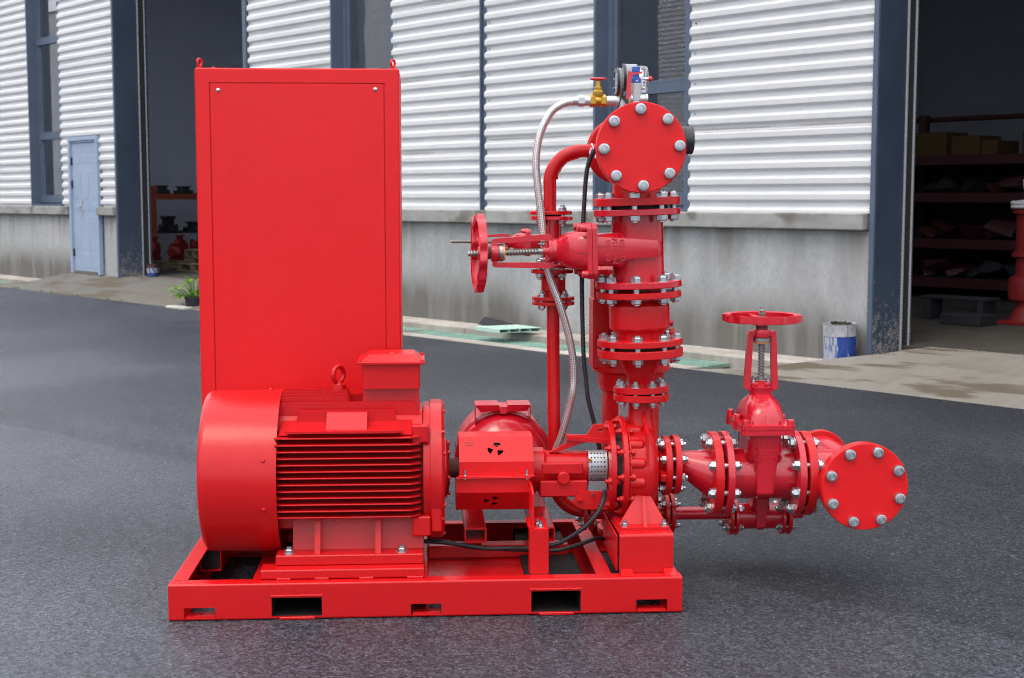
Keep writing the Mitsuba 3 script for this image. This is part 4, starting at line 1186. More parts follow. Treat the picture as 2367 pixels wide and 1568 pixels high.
def cover_bolts(th, c, z, y, start):
    for q in range(8):
        a = math.radians(start + 45 * q)
        P = shift(c + .120 * math.cos(a), y, z + .120 * math.sin(a)) @ FR
        th.copies('cover_bolt', bolt_shape(.0205, .0455, .006, dome=True), [P])
        tm = text_on('8.8', .0062, .0007)
        th.part('grade_mark', mv(tm, P @ rot((0, 0, 1), rng.uniform(-40, 220)) @ shift(0, -.003, .81 * .0205 - .0002)), 'galvanised', smooth=False)


cover_bolts(hd, hc, HZ, .1450, 92.5)

# suction line
XL = S @ shift(0, AY, 0)
r2 = Thing('reducer_pipe', 'red flat topped reducer pipe on the pump suction flange', 'pipe', S)
n = 48
a = np.arange(n) * 2 * np.pi / n
secs = []
for x, r, zc in ((1.640, .0425, .4140), (1.652, .0430, .4135), (1.735, .0770, .3800), (1.750, .0780, .3790)):
    secs.append(np.stack([np.full(n, x), AY + r * np.cos(a), zc + r * np.sin(a)], 1))
v = np.vstack(secs)
i, j = np.meshgrid(np.arange(3), np.arange(n), indexing='ij')
b0, b1 = i * n + j, i * n + (j + 1) % n
r2.part('cone', trimesh.Trimesh(v, np.vstack([np.stack([b0, b1, b1 + n], -1).reshape(-1, 3), np.stack([b0, b1 + n, b0 + n], -1).reshape(-1, 3)]), process=False), 'epoxy_red', smooth=40)
r2.part('flange', disc(.0995, 1.6195, 1.6405, 60, 'x', b=.002).apply_translation([0, AY, .411]), 'cast_red')
r2.part('flange', disc(.1420, 1.7440, 1.7725, 72, 'x', b=.002).apply_translation([0, AY, .3785]), 'cast_red')
for q in range(8):
    t = math.radians(22.5 + 45 * q)
    r2.copies('bolt', bolt_shape(.0155, .0540, .006), [frame((1.6405, AY + .080 * math.cos(t), .411 + .080 * math.sin(t)), (0, 1, 0), (0, 0, 1), (1, 0, 0)) @ rot((0, 0, 1), rng.uniform(0, 60))])
r2.part('gasket', disc(.066, 1.6075, 1.6205, 40, 'x').apply_translation([0, AY, .411]), 'gasket')
GV2 = S @ shift(1.9155, AY, .3785) @ rot((0, 1, 0), .3)
gate_valve('upright red gate valve on the suction line, its round handwheel on top', GV2, half=(.1310, .1310), t=.0235, gaps=(.0120, .0110), other=(.0285, .0285), start=22.5, wheel_spin=75)
sh_ = Thing('suction_header', 'red horizontal suction header at the far right closed by a bolted round cover plate', 'pipe', S)
SC, SZ = 2.2235, .3650
sh_.part('pipe', cat(mv(lathe([(0, .17), (.0800, .17), (.0800, .690), (0, .690)], 48, 'y'), shift(SC, 0, SZ)), mv(lathe([(.0800, 2.06), (.0800, 2.20), (0, 2.20)], 48, 'x'), shift(0, AY, .3755)), mv(lathe([(.03, 2.07), (.03, 2.20)], 20, 'x'), shift(0, .60, .183)) if False else mv(lathe([(0, 0), (.072, 0), (.072, .14), (0, .16)], 40), shift(2.165, .55, .255))), 'epoxy_red', smooth=40)
sh_.part('end_ring', mv(lathe([(.07, .672), (.097, .672), (.1005, .676), (.1005, .692), (.096, .697), (.08, .694), (.0, .694)], 60, 'y'), shift(SC, 0, SZ)), 'cast_red')
sh_.part('flange', disc(.1420, 2.0565, 2.0850, 72, 'x', b=.002).apply_translation([0, AY, .3770]), 'cast_red')
sh_.part('flange', mv(disc(.1425, .1685, .1920, 72, 'y', b=.002), shift(SC, 0, SZ)), 'cast_red')
sh_.part('cover_plate', mv(disc(.1432, .1450, .1672, 96, 'y', b=.0025), shift(SC, 0, SZ)), 'powder_red')
cover_bolts(sh_, SC, SZ, .1450, 26.5)

# ------------------------------------------------------------------ jockey pump line behind
JV = .62
jp = Thing('jockey_pump', 'slim vertical red jockey pump standing behind the riser', 'pump', S)
JX = 1.5200
jp.part('sleeve', mv(lathe([(0, .115), (.115, .115), (.115, .135), (.102, .140), (.1015, .625), (.112, .632), (.112, .650), (0, .65)], 48), shift(JX, JV, 0)), 'cast_red')
jp.part('motor_stool', mv(lathe([(0, .648), (.116, .648), (.120, .690), (.138, .700), (.138, .715), (0, .715)], 48), shift(JX, JV, 0)), 'cast_red')
jp.part('coupling_shield', rbox(1.466, 1.520, .50, .54, .53, .64, .004), 'cast_grey')
jm = jp.part('motor', mv(lathe([(0, .715), (.100, .715), (.100, .95), (0, .95)], 48), shift(JX, JV, 0)), 'cast_red')
for q in range(20):
    jp.part('cooling_fin', mv(rbox(.098, .118, -.0025, .0025, .74, .945, .001), shift(JX, JV, 0) @ rot((0, 0, 1), 9 + 18 * q)), 'cast_red', parent=jm, smooth=False)
jp.part('fan_cover', mv(lathe([(0, .948), (.121, .948), (.121, 1.040), (.112, 1.056), (.085, 1.066), (0, 1.068)], 48), shift(JX, JV, 0)), 'cast_red')
jp.part('terminal_box', rbox(1.3775, 1.440, JV - .07, JV + .06, .708, .9560, .006), 'cast_red')
jp.part('terminal_box', hull([(1.3810, JV - .065, .957), (1.46, JV - .065, .957), (1.381, JV + .05, .957), (1.46, JV + .05, .957), (1.3805, JV - .065, 1.052), (1.46, JV - .065, 1.058), (1.3805, JV + .05, 1.062), (1.46, JV + .05, 1.064)]), 'cast_red', smooth=False)
jp.part('lug', rbox(1.615, 1.668, JV - .03, JV + .03, .722, .742, .004), 'cast_red')
jp.part('plug', mv(lathe([(0, 0), (.012, 0), (.012, .02), (0, .024)], 18), frame((1.644, JV - .02, .865), (0, 1, 0), (0, 0, 1), (1, 0, 0))), 'cast_red')
jp.part('port', mv(lathe([(0, 1.366), (.0265, 1.366), (.0265, 1.43), (0, 1.43)], 28, 'x'), shift(0, .50, .2155)), 'cast_red')
jp.part('port', mv(lathe([(0, 1.60), (.0275, 1.60), (.0275, 1.65), (0, 1.65)], 28, 'x'), shift(0, .60, .186)), 'cast_red')
jp.part('port_flange', disc(.066, 1.3595, 1.3725, 44, 'x').apply_translation([0, .50, .2155]), 'cast_red')
jp.part('port_flange', disc(.072, 1.6390, 1.6530, 44, 'x').apply_translation([0, .60, .186]), 'cast_red')
jr = Thing('riser_pipe', 'thin red pipe rising from the jockey pump and bending into the top header', 'pipe', S)
JR, RV, RX = .0220, .485, 1.2230
bend = [(RX + .009, RV, z) for z in np.linspace(.32, .965, 10)]
arc0 = [(RX + .018 + .105 * (1 - math.cos(t)), RV + .008, .325 - .105 * math.sin(t)) for t in np.linspace(0, math.pi / 2, 14)]
low = [(1.338, RV + .012, .2195)]
jr.part('lower_pipe', tube(np.array([(RX + .009, RV, .965), (RX + .010, RV, .80), (RX + .013, RV, .55), (RX + .017, RV + .004, .40), (RX + .018, RV + .008, .33)] + arc0[1:] + low), JR, 20), 'cast_red', smooth=50)
jr.part('flange', disc(.066, 1.3370, 1.3500, 44, 'x').apply_translation([0, .498, .2170]), 'cast_red')
jr.part('flange', disc(.0725, .9395, .9510, 48).apply_translation([RX + .010, RV, 0]), 'cast_red')
jr.copies('bolt', bolt_shape(.0125, .036, .004), [frame((1.3370, .498 + .05 * math.cos(t), .2170 + .05 * math.sin(t)), (0, 1, 0), (0, 0, -1), (-1, 0, 0)) for t in (.785, 2.356, 3.927, 5.498)])
elb = [(RX - .003, RV, z) for z in (1.238, 1.28, 1.32, 1.345)] + [(RX - .004 + .108 * (1 - math.cos(t)), RV, 1.352 + .108 * math.sin(t)) for t in np.linspace(0.02, math.pi / 2, 14)] + [(1.40, RV, 1.4605), (1.46, RV, 1.4610)]
elk = jr.part('elbow', tube(np.array(elb), JR, 20), 'cast_red', smooth=50)
wl = [(RX - .004 + .108 - .086 * math.cos(t), RV - .012, 1.352 + .086 * math.sin(t)) for t in np.linspace(.15, 1.5, 40)]
jr.part('weld_bead', tube(np.array(wl) + .0010 * nrng.standard_normal((40, 3)), .003, 6), 'cast_red', parent=elk)
jr.part('flange', disc(.0725, 1.2455, 1.2580, 48).apply_translation([RX, RV, 0]), 'cast_red')
c3 = Thing('check_valve', 'small red sleeve shaped check valve on the thin pipe behind the handwheel', 'valve', S)
c3.part('body', mv(lathe([(0, .96), (.032, .96), (.032, .985), (.0415, .990), (.0415, 1.033), (.034, 1.038), (.034, 1.05), (0, 1.05)], 36), shift(RX + .010, RV, 0)), 'cast_red')
c3.part('flange', disc(.0725, .9555, .9675, 48).apply_translation([RX + .010, RV, 0]), 'cast_red')
c3.part('flange', disc(.0725, 1.0480, 1.0600, 48).apply_translation([RX + .006, RV, 0]), 'cast_red')
for zc, gsp in ((.9675, .028),):
    c3.copies('bolt', bolt_shape(.0135, gsp, .006), ring_places(shift(RX + .010, RV, 0), .054, 4, 38, zc))
GV3 = S @ shift(RX + .002, RV, 1.1515) @ frame((0, 0, 0), (0, 0, 1), (0, 1, 0), (-1, 0, 0)) @ rot((0, 1, 0), 0.6)
gate_valve('small red gate valve on the thin pipe, partly hidden behind the large sideways valve', GV3, k=.50, r=.034, stem_top=.682, wheel_k=1.28, half=(.0855, .0885), fl=.0720, t=.0125, letters=None, gaps=(.008, .006), other=(.0120, .0125), start=40, nb=4)
js = Thing('suction_pipe', 'thin red pipe running low to the right from the jockey pump', 'pipe', S)
js.part('pipe', mv(lathe([(0, 1.655), (.0232, 1.655), (.0232, 1.882), (0, 1.882)], 24, 'x'), shift(0, .60, .183)), 'epoxy_red')
js.part('flange', disc(.072, 1.6590, 1.6730, 44, 'x').apply_translation([0, .60, .186]), 'cast_red')
js.part('flange', disc(.066, 1.8700, 1.8830, 44, 'x').apply_translation([0, .60, .170]), 'cast_red')
js.copies('bolt', bolt_shape(.0135, .034, .006), [frame((1.6730, .60 + .0525 * math.cos(t), .186 + .0525 * math.sin(t)), (0, 1, 0), (0, 0, 1), (1, 0, 0)) for t in (.785, 2.356, 3.927, 5.498)])
GV4 = S @ shift(1.9790, .60, .170)
gate_valve('small upright red gate valve low behind the suction valve', GV4, k=.56, r=.046, half=(.0900, .0900), fl=.0660, t=.0130, letters=None, gaps=(.009, .009), other=(.0130, .0130), start=45, nb=4, material='epoxy_red')
js.part('flange', disc(.066, 2.0785, 2.0915, 44, 'x').apply_translation([0, .60, .170]), 'cast_red')
js.part('stub', mv(lathe([(0, 2.085), (.0232, 2.085), (.0232, 2.14), (0, 2.14)], 24, 'x'), shift(0, .60, .183)), 'epoxy_red')

# ------------------------------------------------------------------ pressure tank
tk = Thing('pressure_tank', 'glossy red horizontal pressure tank lying on two tubes behind the coupling guard', 'tank', S)
TX, TZ, TR = 1.0720, .3780, .1680
dome = [(0, .535), (.04, .537), (.08, .545), (.115, .560), (.143, .584), (.158, .608), (.165, .632), (.168, .660), (.168, .90), (.155, .945), (.11, .975), (0, .99)]
tk.part('shell', mv(lathe(dome, 72, 'y'), shift(TX, 0, TZ)), 'epoxy_red', smooth=50)
tk.part('rim', mv(lathe([(.160, .640), (.1745, .644), (.1745, .658), (.160, .662)], 72, 'y'), shift(TX, 0, TZ)), 'epoxy_red')
for x0, x1, inner_ in ((.9700, 1.0530, 1.0530), (1.0850, 1.1650, 1.0850)):
    lo_ = .546
    pts = [(x0, .600, .578), (x1, .600, .578), (x0, .72, .578), (x1, .72, .578)]
    lo2 = (x0 + .018, x1 + .004) if x0 < 1.0 else (x0 - .004, x1 - .012)
    pts += [(lo2[0], .606, .552), (lo2[1], .606, .556), (lo2[0], .71, .552), (lo2[1], .71, .556)]
    tk.part('top_bracket', hull(pts), 'epoxy_red', smooth=False)
tk.part('top_bracket', hull([(1.054, .604, .571), (1.084, .604, .571), (1.058, .604, .546), (1.08, .604, .546), (1.054, .70, .571), (1.084, .70, .571), (1.058, .7, .546), (1.08, .7, .546)]), 'epoxy_red', smooth=False)
for x in (.9705, 1.1640):
    tk.part('bracket_leg', hull([(x - .0012, .602, .575), (x + .0012, .602, .575), (x - .0012, .70, .575), (x + .0012, .7, .575), (x - .0012, .62, .49), (x + .0012, .62, .49), (x - .0012, .7, .49), (x + .0012, .7, .49)]), 'epoxy_red', smooth=False)
for xa, xb in ((.935, .998), (1.155, 1.218)):
    tk.part('foot', hull([(xa, .36, .2095), (xb, .36, .2095), (xa, .70, .2095), (xb, .7, .2095), (xa, .36, .2145), (xb, .36, .2145), (xa, .7, .2145), (xb, .7, .2145)]) if False else hull([(xa, .62, .2092), (xb, .62, .2092), (xa, .68, .2092), (xb, .68, .2092), (xa + .02 * (1 if xa < 1.07 else -1), .63, .285), (xb + .02 * (1 if xa < 1.07 else -1), .63, .285), (xa, .67, .27), (xb, .67, .27)]), 'epoxy_red', smooth=False)

# ------------------------------------------------------------------ hose, brass valve, gauges
hose = spline([(1.302, .385, 1.6185), (1.265, .387, 1.6155), (1.2204, .39, 1.5895), (1.1905, .39, 1.5410), (1.1730, .39, 1.4890), (1.1655, .39, 1.4215), (1.1700, .39, 1.3540), (1.1800, .39, 1.2690), (1.1890, .39, 1.1840), (1.1994, .39, 1.0926), (1.2166, .39, 1.0243), (1.2425, .39, .9557), (1.2635, .395, .8913), (1.2810, .40, .8268), (1.2930, .405, .7621), (1.2965, .41, .6974), (1.2925, .41, .6450), (1.2840, .42, .6000), (1.2700, .43, .540), (1.2550, .44, .485), (1.235, .45, .43), (1.215, .46, .36)], 8)
hm, huv = tube(hose, .0126, 18, with_uv=True)
hm.apply_transform(S)
hk_ = key_for('hose')
scene[hk_] = mikit.ply(hm, 'braid', smooth=True, uv=huv)
labels[hk_] = {'label': 'steel braided flexible hose looping down from the brass valve', 'category': 'hose'}
bv = Thing('brass_valve', 'small brass valve with a red wheel handle beside the gauges', 'valve', S)
BY, BZ = .375, 1.6205
Xc = lambda prof, n_=24: mv(lathe(prof, n_, 'x'), shift(0, BY, BZ))
hex_x = lambda af, x_, l: mv(hexnut(af, l), shift(x_, BY, BZ) @ frame((0, 0, 0), (0, 1, 0), (0, 0, 1), (1, 0, 0)) @ rot((0, 0, 1), 30))
bv.part('hose_nut', cat(hex_x(.0335, 1.3035, .022), Xc([(0, 1.285), (.0125, 1.285), (.0125, 1.305), (0, 1.305)])), 'galvanised')
bv.part('nipple', Xc([(0, 1.325), (.0155, 1.325), (.0165, 1.329), (.0150, 1.331), (.0165, 1.335), (.0165, 1.343), (0, 1.343)]), 'galvanised')
bv.part('body', cat(hex_x(.036, 1.3425, .018), hex_x(.036, 1.3785, .018), Xc([(0, 1.358), (.0145, 1.358), (.018, 1.369), (.0145, 1.381), (0, 1.381)]), mv(lathe([(0, 0), (.013, 0), (.0150, .012), (.0175, .018), (.0175, .028), (.013, .033), (.0135, .040), (.0095, .045), (.0085, .062), (0, .062)], 24), shift(1.3695, BY, BZ + .002))), 'brass')
wm = cat(torus(.0235, .0042, 36, 8), *[mv(rbox(0, .023, -.003, .003, -.002, .002, .001), rot((0, 0, 1), 90 * q)) for q in range(4)], lathe([(0, -.006), (.006, -.006), (.006, .003), (0, .003)], 16))
bv.part('handwheel', mv(wm, shift(1.3695, BY, BZ + .0715) @ rot((1, 0, 0), 4)), 'epoxy_red')
bv.part('elbow', cat(Xc([(0, 1.396), (.0155, 1.396), (.0165, 1.405), (.0165, 1.413), (0, 1.413)]), tube(spline([(1.410, BY, BZ), (1.430, BY, BZ - .001), (1.444, BY, BZ - .012), (1.449, BY, BZ - .032), (1.450, BY, BZ - .09)], 6), .0165, 20)), 'galvanised')
pg_spec = [('pressure_gauge', 1.4795, .405, 1.6985, .0450, .0440, 'round grey pressure gauge seen edge on above the top cover plate'),
           ('pressure_gauge', 1.4485, .440, 1.6880, .0455, .0150, 'second grey gauge with a studded rim, half hidden behind the first')]
for nm, x, y, z, r, th, lb in pg_spec:
    g = Thing(nm, lb, 'gauge', S)
    g.part('case', mv(lathe([(0, -th / 2), (r - .003, -th / 2), (r, -th / 2 + .003), (r, th / 2 - .003), (r - .003, th / 2), (0, th / 2)], 44, 'x'), shift(x, y, z)), 'grey_enamel')
    g.part('bezel', mv(lathe([(r - .004, -th / 2 - .005), (r + .0015, -th / 2 - .004), (r + .0015, -th / 2 + .004), (r - .004, -th / 2 + .004)], 44, 'x'), shift(x, y, z)), 'black_plastic')
    g.part('dial', mv(lathe([(0, -th / 2 - .003), (r - .004, -th / 2 - .003)], 40, 'x'), shift(x, y, z)), 'grey_enamel')
    g.part('stem', cyl(.008, (x, y, z - r - .058), (x, y, z - r + .002), 16), 'brass')
    if th < .02:
        for q in range(8):
            t = q * math.pi / 4 + .3
            g.part('stud', mv(lathe([(0, 0), (.003, 0), (.003, .004), (0, .005)], 12), frame((x - th / 2 - .003, y + (r - .006) * math.cos(t), z + (r - .006) * math.sin(t)), (0, 1, 0), (0, 0, -1), (-1, 0, 0))), 'zinc')
ps = Thing('pressure_switch', 'pressure switch with a clear plastic cover and a red knob on its right side', 'pressure switch', S)
ps.part('case', mv(lathe([(0, 1.503), (.034, 1.503), (.034, 1.514), (0, 1.514)], 40, 'x'), shift(0, .41, 1.6945)), 'white_plastic')
ps.part('cover', mv(lathe([(.0435, 1.503), (.0440, 1.528), (.041, 1.5355), (0, 1.537)], 44, 'x'), shift(0, .41, 1.6945)), 'clear_cover', smooth=40)
ps.part('dial', cat(rbox(1.514, 1.520, .39, .428, 1.668, 1.690, .002), rbox(1.514, 1.523, .395, .42, 1.700, 1.722, .002)), 'white_plastic')
ps.part('screws', cat(*[cyl(.0035, (1.512, .395 + .012 * (q % 2), 1.664 + .011 * (q // 2)), (1.526, .395 + .012 * (q % 2), 1.664 + .011 * (q // 2)), 10) for q in range(6)]), 'zinc')
ps.part('knob', mv(lathe([(0, 1.5385), (.0078, 1.5385), (.0088, 1.541), (.0088, 1.550), (.0065, 1.5525), (0, 1.5525)], 20, 'x'), shift(0, .40, 1.6945)), 'epoxy_red')
ps.part('shaft', mv(lathe([(0, 1.50), (.0055, 1.50), (.0055, 1.54), (0, 1.54)], 16, 'x'), shift(0, .40, 1.6945)), 'galvanised')
ps.part('stem', cyl(.006, (1.512, .41, 1.60), (1.512, .41, 1.655), 14), 'brass')
rv = Thing('relief_valve', 'grey and blue relief valve with a slim red lever on the top header', 'valve', S)
Zc = lambda x, prof, n_=28: mv(lathe(prof, n_), shift(x, .345, 0))
rv.part('body', Zc(1.4905, [(0, 1.620), (.0185, 1.620), (.0185, 1.6745), (.017, 1.6755), (0, 1.6755)]), 'cast_grey')
rv.part('band', Zc(1.4900, [(0, 1.6755), (.0160, 1.6755), (.0160, 1.690), (.0135, 1.6945), (0, 1.6945)]), 'blue_plastic')
rv.part('cap', Zc(1.4900, [(0, 1.6945), (.0105, 1.6945), (.0105, 1.711), (.0130, 1.712), (.0130, 1.7265), (.0115, 1.7290), (0, 1.7290)]), 'blue_plastic')
rv.part('stud', mv(lathe([(0, 0), (.004, 0), (.003, .003), (0, .004)], 14), frame((1.4905, .3290, 1.6815), (1, 0, 0), (0, 0, 1), (0, -1, 0))), 'zinc')
rv.part('tee', cat(mv(lathe([(0, 1.4700), (.0165, 1.4700), (.0165, 1.478), (.0145, 1.480), (.0145, 1.520), (.0165, 1.522), (.0165, 1.5285), (0, 1.5285)], 28, 'x'), shift(0, .345, 1.6255)), Zc(1.4905, [(0, 1.53), (.0155, 1.53), (.0155, 1.62), (0, 1.62)])), 'galvanised')
lev = sg.Polygon([(1.4535, 1.6255), (1.4575, 1.6225), (1.4700, 1.6330), (1.4700, 1.6900), (1.4760, 1.7020), (1.5045, 1.7060), (1.5060, 1.7110), (1.4740, 1.7060), (1.4625, 1.7125), (1.4605, 1.7110), (1.4570, 1.64)]).buffer(.001)
rv.part('lever', extrude(lev, .318, .3225, 'xz'), 'epoxy_red', smooth=False)
single('pressure_switch', cat(mv(lathe([(0, 1.560), (.0465, 1.560), (.0475, 1.563), (.0475, 1.6575), (0, 1.6575)], 48, 'x'), shift(0, .40, 1.4940)), mv(lathe([(0, 1.6585), (.0475, 1.6585), (.0475, 1.6850), (.045, 1.6895), (0, 1.6900)], 48, 'x'), shift(0, .40, 1.4940)), mv(hexnut(.008, .006), shift(1.673, .40, 1.5405))), 'black_plastic', 'round black switch housing sticking out to the right behind the top cover plate', 'pressure switch', S)

# ------------------------------------------------------------------ cables


def conduit(path, r, ribs_=True):
    p = spline(path, 12)
    L = np.concatenate([[0], np.cumsum(np.linalg.norm(np.diff(p, axis=0), axis=1))])
    n_ = int(L[-1] / .0022)
    s_ = np.linspace(0, L[-1], n_)
    q = np.stack([np.interp(s_, L, p[:, k]) for k in range(3)], 1)
    return tube(q, r * (1 + (.09 * np.where(np.arange(n_) % 4 < 2, 1, -1) if ribs_ else 0)), 12)


single('cable_conduit', conduit([(1.430, .38, 1.560), (1.408, .36, 1.512), (1.385, .345, 1.483), (1.366, .36, 1.466), (1.3480, .385, 1.4360), (1.3345, .395, 1.3834), (1.3275, .40, 1.2772), (1.3235, .40, 1.1629), (1.3216, .40, .9976), (1.3279, .40, .7823), (1.3369, .405, .6958), (1.3458, .41, .6229), (1.3662, .42, .5467), (1.3836, .425, .4682), (1.40, .425, .40), (1.398, .36, .355), (1.3830, .25, .335), (1.3716, .20, .3190), (1.3520, .185, .2810), (1.3080, .185, .2330), (1.2460, .20, .1880), (1.2000, .21, .1690), (1.1300, .255, .150), (1.0761, .30, .1400), (.9975, .30, .1400), (.9191, .31, .1500), (.8409, .315, .1600), (.70, .34, .165), (.60, .40, .18)], .0074), 'black_rubber',
       'black ribbed cable conduit hanging down from the top cover plate and along the skid', 'cable', S, smooth=40)
single('cable', conduit([(1.405, .40, .1400), (1.372, .34, .1600), (1.30, .29, .1500), (1.22, .26, .1400), (1.12, .285, .1360), (1.03, .33, .1310), (.94, .35, .1330), (.86, .36, .1500), (.74, .36, .1560), (.60, .42, .17)], .0065, False), 'black_rubber',
       'smooth black cable lying across the skid beams beside the ribbed conduit', 'cable', S, smooth=50)
single('cable', tube(spline([(1.4440, .335, 1.6350), (1.4470, .325, 1.6600), (1.4430, .330, 1.6400), (1.4360, .335, 1.6150), (1.4270, .345, 1.5850), (1.42, .36, 1.555)], 8), .0022, 8), 'black_rubber',
       'thin black wire running down beside the red lever', 'cable', S, smooth=50)
zt = cat(mv(torus(.0245, .0022, 36, 6), shift(1.366, RV, 1.4607) @ rot((0, 1, 0), 78)), tube(spline([(1.358, .455, 1.470), (1.352, .452, 1.452), (1.362, .45, 1.438)], 6), .0024, 6), tube(spline([(1.366, .455, 1.466), (1.372, .452, 1.452), (1.3705, .45, 1.435)], 6), .0024, 6))
single('cable_tie', zt, 'white_ribbon', 'white plastic tie knotted round the bent red pipe', 'cable tie', S)

# ================================================================== THINGS AROUND (wall frame)
bk = Thing('bucket', 'dented metal paint bucket with worn blue sides beside the right ramp', 'bucket', WALL)
BS, BQ, BZ0, BR, BH = 0.195, 0.145, 0.060, 0.1260, 0.300
nA = 72
prof = [(BR * .93, 0), (BR * .95, .01), (BR * .97, .62 * BH), (BR * .985, .69 * BH), (BR * 1.01, .705 * BH), (BR * .985, .72 * BH), (BR * .985, .875 * BH), (BR * 1.008, .885 * BH), (BR * .99, .90 * BH), (BR * .995, .985 * BH), (BR * 1.025, BH * .992), (BR * 1.03, BH), (BR * 1.0, BH * 1.004), (BR * .97, .97 * BH), (BR * .93, .70 * BH), (0, .69 * BH)]
prof = np.array(prof)
aa = np.linspace(0, 2 * np.pi, nA + 1)
base_ang = math.atan2(0 - BQ * 0 - 1, 0.0)
# angle measured so that a = 0.5 faces the camera
cam_dir = math.atan2(8.93, -6.5)
vv = np.stack([prof[:, None, 0] * np.cos(cam_dir + np.pi - aa), prof[:, None, 0] * np.sin(cam_dir + np.pi - aa), np.broadcast_to(prof[:, None, 1], (len(prof), nA + 1))], -1)
dent = 1 + 0.018 * (meshkit.fbm(vv * np.array([9, 9, 6]), 2, 8) - .5)
vv[..., :2] *= dent[..., None]
rag = np.zeros((len(prof), nA + 1))
uvb = np.stack([np.broadcast_to(aa / (2 * np.pi), rag.shape), np.broadcast_to(prof[:, None, 1] / BH, rag.shape)], -1).reshape(-1, 2)
i, j = np.meshgrid(np.arange(len(prof) - 1), np.arange(nA), indexing='ij')
q0 = i * (nA + 1) + j
bm = trimesh.Trimesh(vv.reshape(-1, 3), np.vstack([np.stack([q0, q0 + 1, q0 + nA + 2], -1).reshape(-1, 3), np.stack([q0, q0 + nA + 2, q0 + nA + 1], -1).reshape(-1, 3)]), process=False)
bk.part('side', bm, 'bucket_paint', M=shift(BS, BQ, BZ0) @ rot((1, 0, 0), -1.5), uv=uvb)
rubble = [(hull([(BS + dx + rng.uniform(-.03, .03), BQ + dy + rng.uniform(-.03, .03), BZ0 + BH * .88 + rng.uniform(0, .050)) for _ in range(9)])) for dx, dy in [(.06 * math.cos(t), .06 * math.sin(t)) for t in np.linspace(0, 6, 11)] + [(0, 0)]]
bk.part('rubbish', cat(lathe([(BR * .96, BH * .86), (.06, BH * .93), (0, BH * .94)], 32).apply_translation([BS, BQ, BZ0]), rubble), 'soil', smooth=False)
bk.part('wire_handle', mv(tube(spline([(-.010, 0, .205), (-.03, .010, .190), (-.036, .014, .160), (-.026, .012, .130), (-.006, 0, .118)], 8), .0022, 8), shift(BS, BQ, BZ0) @ rot((0, 0, 1), 8) @ shift(-BR - .001, .02, 0)), 'rust_wire')

pc = Thing('paint_can', 'small paint can with a blue, white and red label beside the left door jamb', 'can', WALL)
cs = np.linspace(0, 2 * np.pi, 33)
cp = np.array([(.080, .004), (.081, .02), (.081, .17), (.080, .176)])
cvv = np.stack([cp[:, None, 0] * np.cos(cs), cp[:, None, 0] * np.sin(cs), np.broadcast_to(cp[:, None, 1], (4, 33))], -1).reshape(-1, 3)
i, j = np.meshgrid(np.arange(3), np.arange(32), indexing='ij')
q0 = i * 33 + j
pc.part('side', trimesh.Trimesh(cvv, np.vstack([np.stack([q0, q0 + 1, q0 + 34], -1).reshape(-1, 3), np.stack([q0, q0 + 34, q0 + 33], -1).reshape(-1, 3)]), process=False), 'can_label', M=shift(12.25, -.31, .199), uv=np.stack([np.tile(cs / (2 * np.pi), 4), np.repeat(cp[:, 1] / .18, 33)], 1))
pc.part('lid', lathe([(0, .175), (.083, .175), (.083, .182), (.074, .183), (.072, .179), (0, .179)], 32), 'dark_iron', M=shift(12.25, -.31, .199))
pc.part('base', lathe([(0, 0), (.083, 0), (.083, .006), (0, .006)], 32), 'dark_iron', M=shift(12.25, -.31, .199))
pc.part('handle', mv(tube(spline([(0, -.083, .15), (0, -.10, .11), (0, -.095, .06)], 6), .003, 8), shift(12.25, -.31, .199)), 'rail_steel')

pl = Thing('plastic_panel', 'pale green hollow plastic panel lying across the pavement edge', 'panel', WALL @ shift(3.595, .525, .088) @ rot((0, 0, 1), -4) @ rot((1, 0, 0), 1.0))
pl.part('sheet', rbox(-.185, .190, -.235, .250, .030, .038, .003), 'pale_green')
pl.part('sheet', rbox(-.182, .187, -.230, .245, .0, .005, .002), 'pale_green')
for y in (-.232, -.115, .005, .125, .236):
    pl.part('web', rbox(-.183, .188, y, y + .010, .0045, .0305, .002), 'pale_green')
pl.part('edge', rbox(-.184, .189, .2415, .2495, .002, .032, .002), 'pale_green')
single('rubber_strip', hull([(4.55, -.02 + .06, .062), (4.05, .07, .062), (4.55, .10, .062), (4.05, .13, .062), (4.52, .04, .135), (4.5, .06, .14), (4.42, .05, .098), (4.05, .08, .098), (4.05, .12, .095)]), 'dark_iron', 'broken dark slab leaning on the wall base behind the pale green panel', 'slab', WALL, smooth=False)
litter = [hull([(4.2 + x + rng.uniform(-.02, .02), .60 + y + rng.uniform(-.02, .02), .0 + rng.uniform(0, .025)) for _ in range(7)]) for x, y in ((-.62, -.03), (-.50, .05))]
for k, m in enumerate(litter):
    single('stone', m, 'stone_edge', ('small white stone on the green grating, left of its twin', 'small white stone on the green grating, right of its twin')[k], 'stone', WALL, smooth=False)

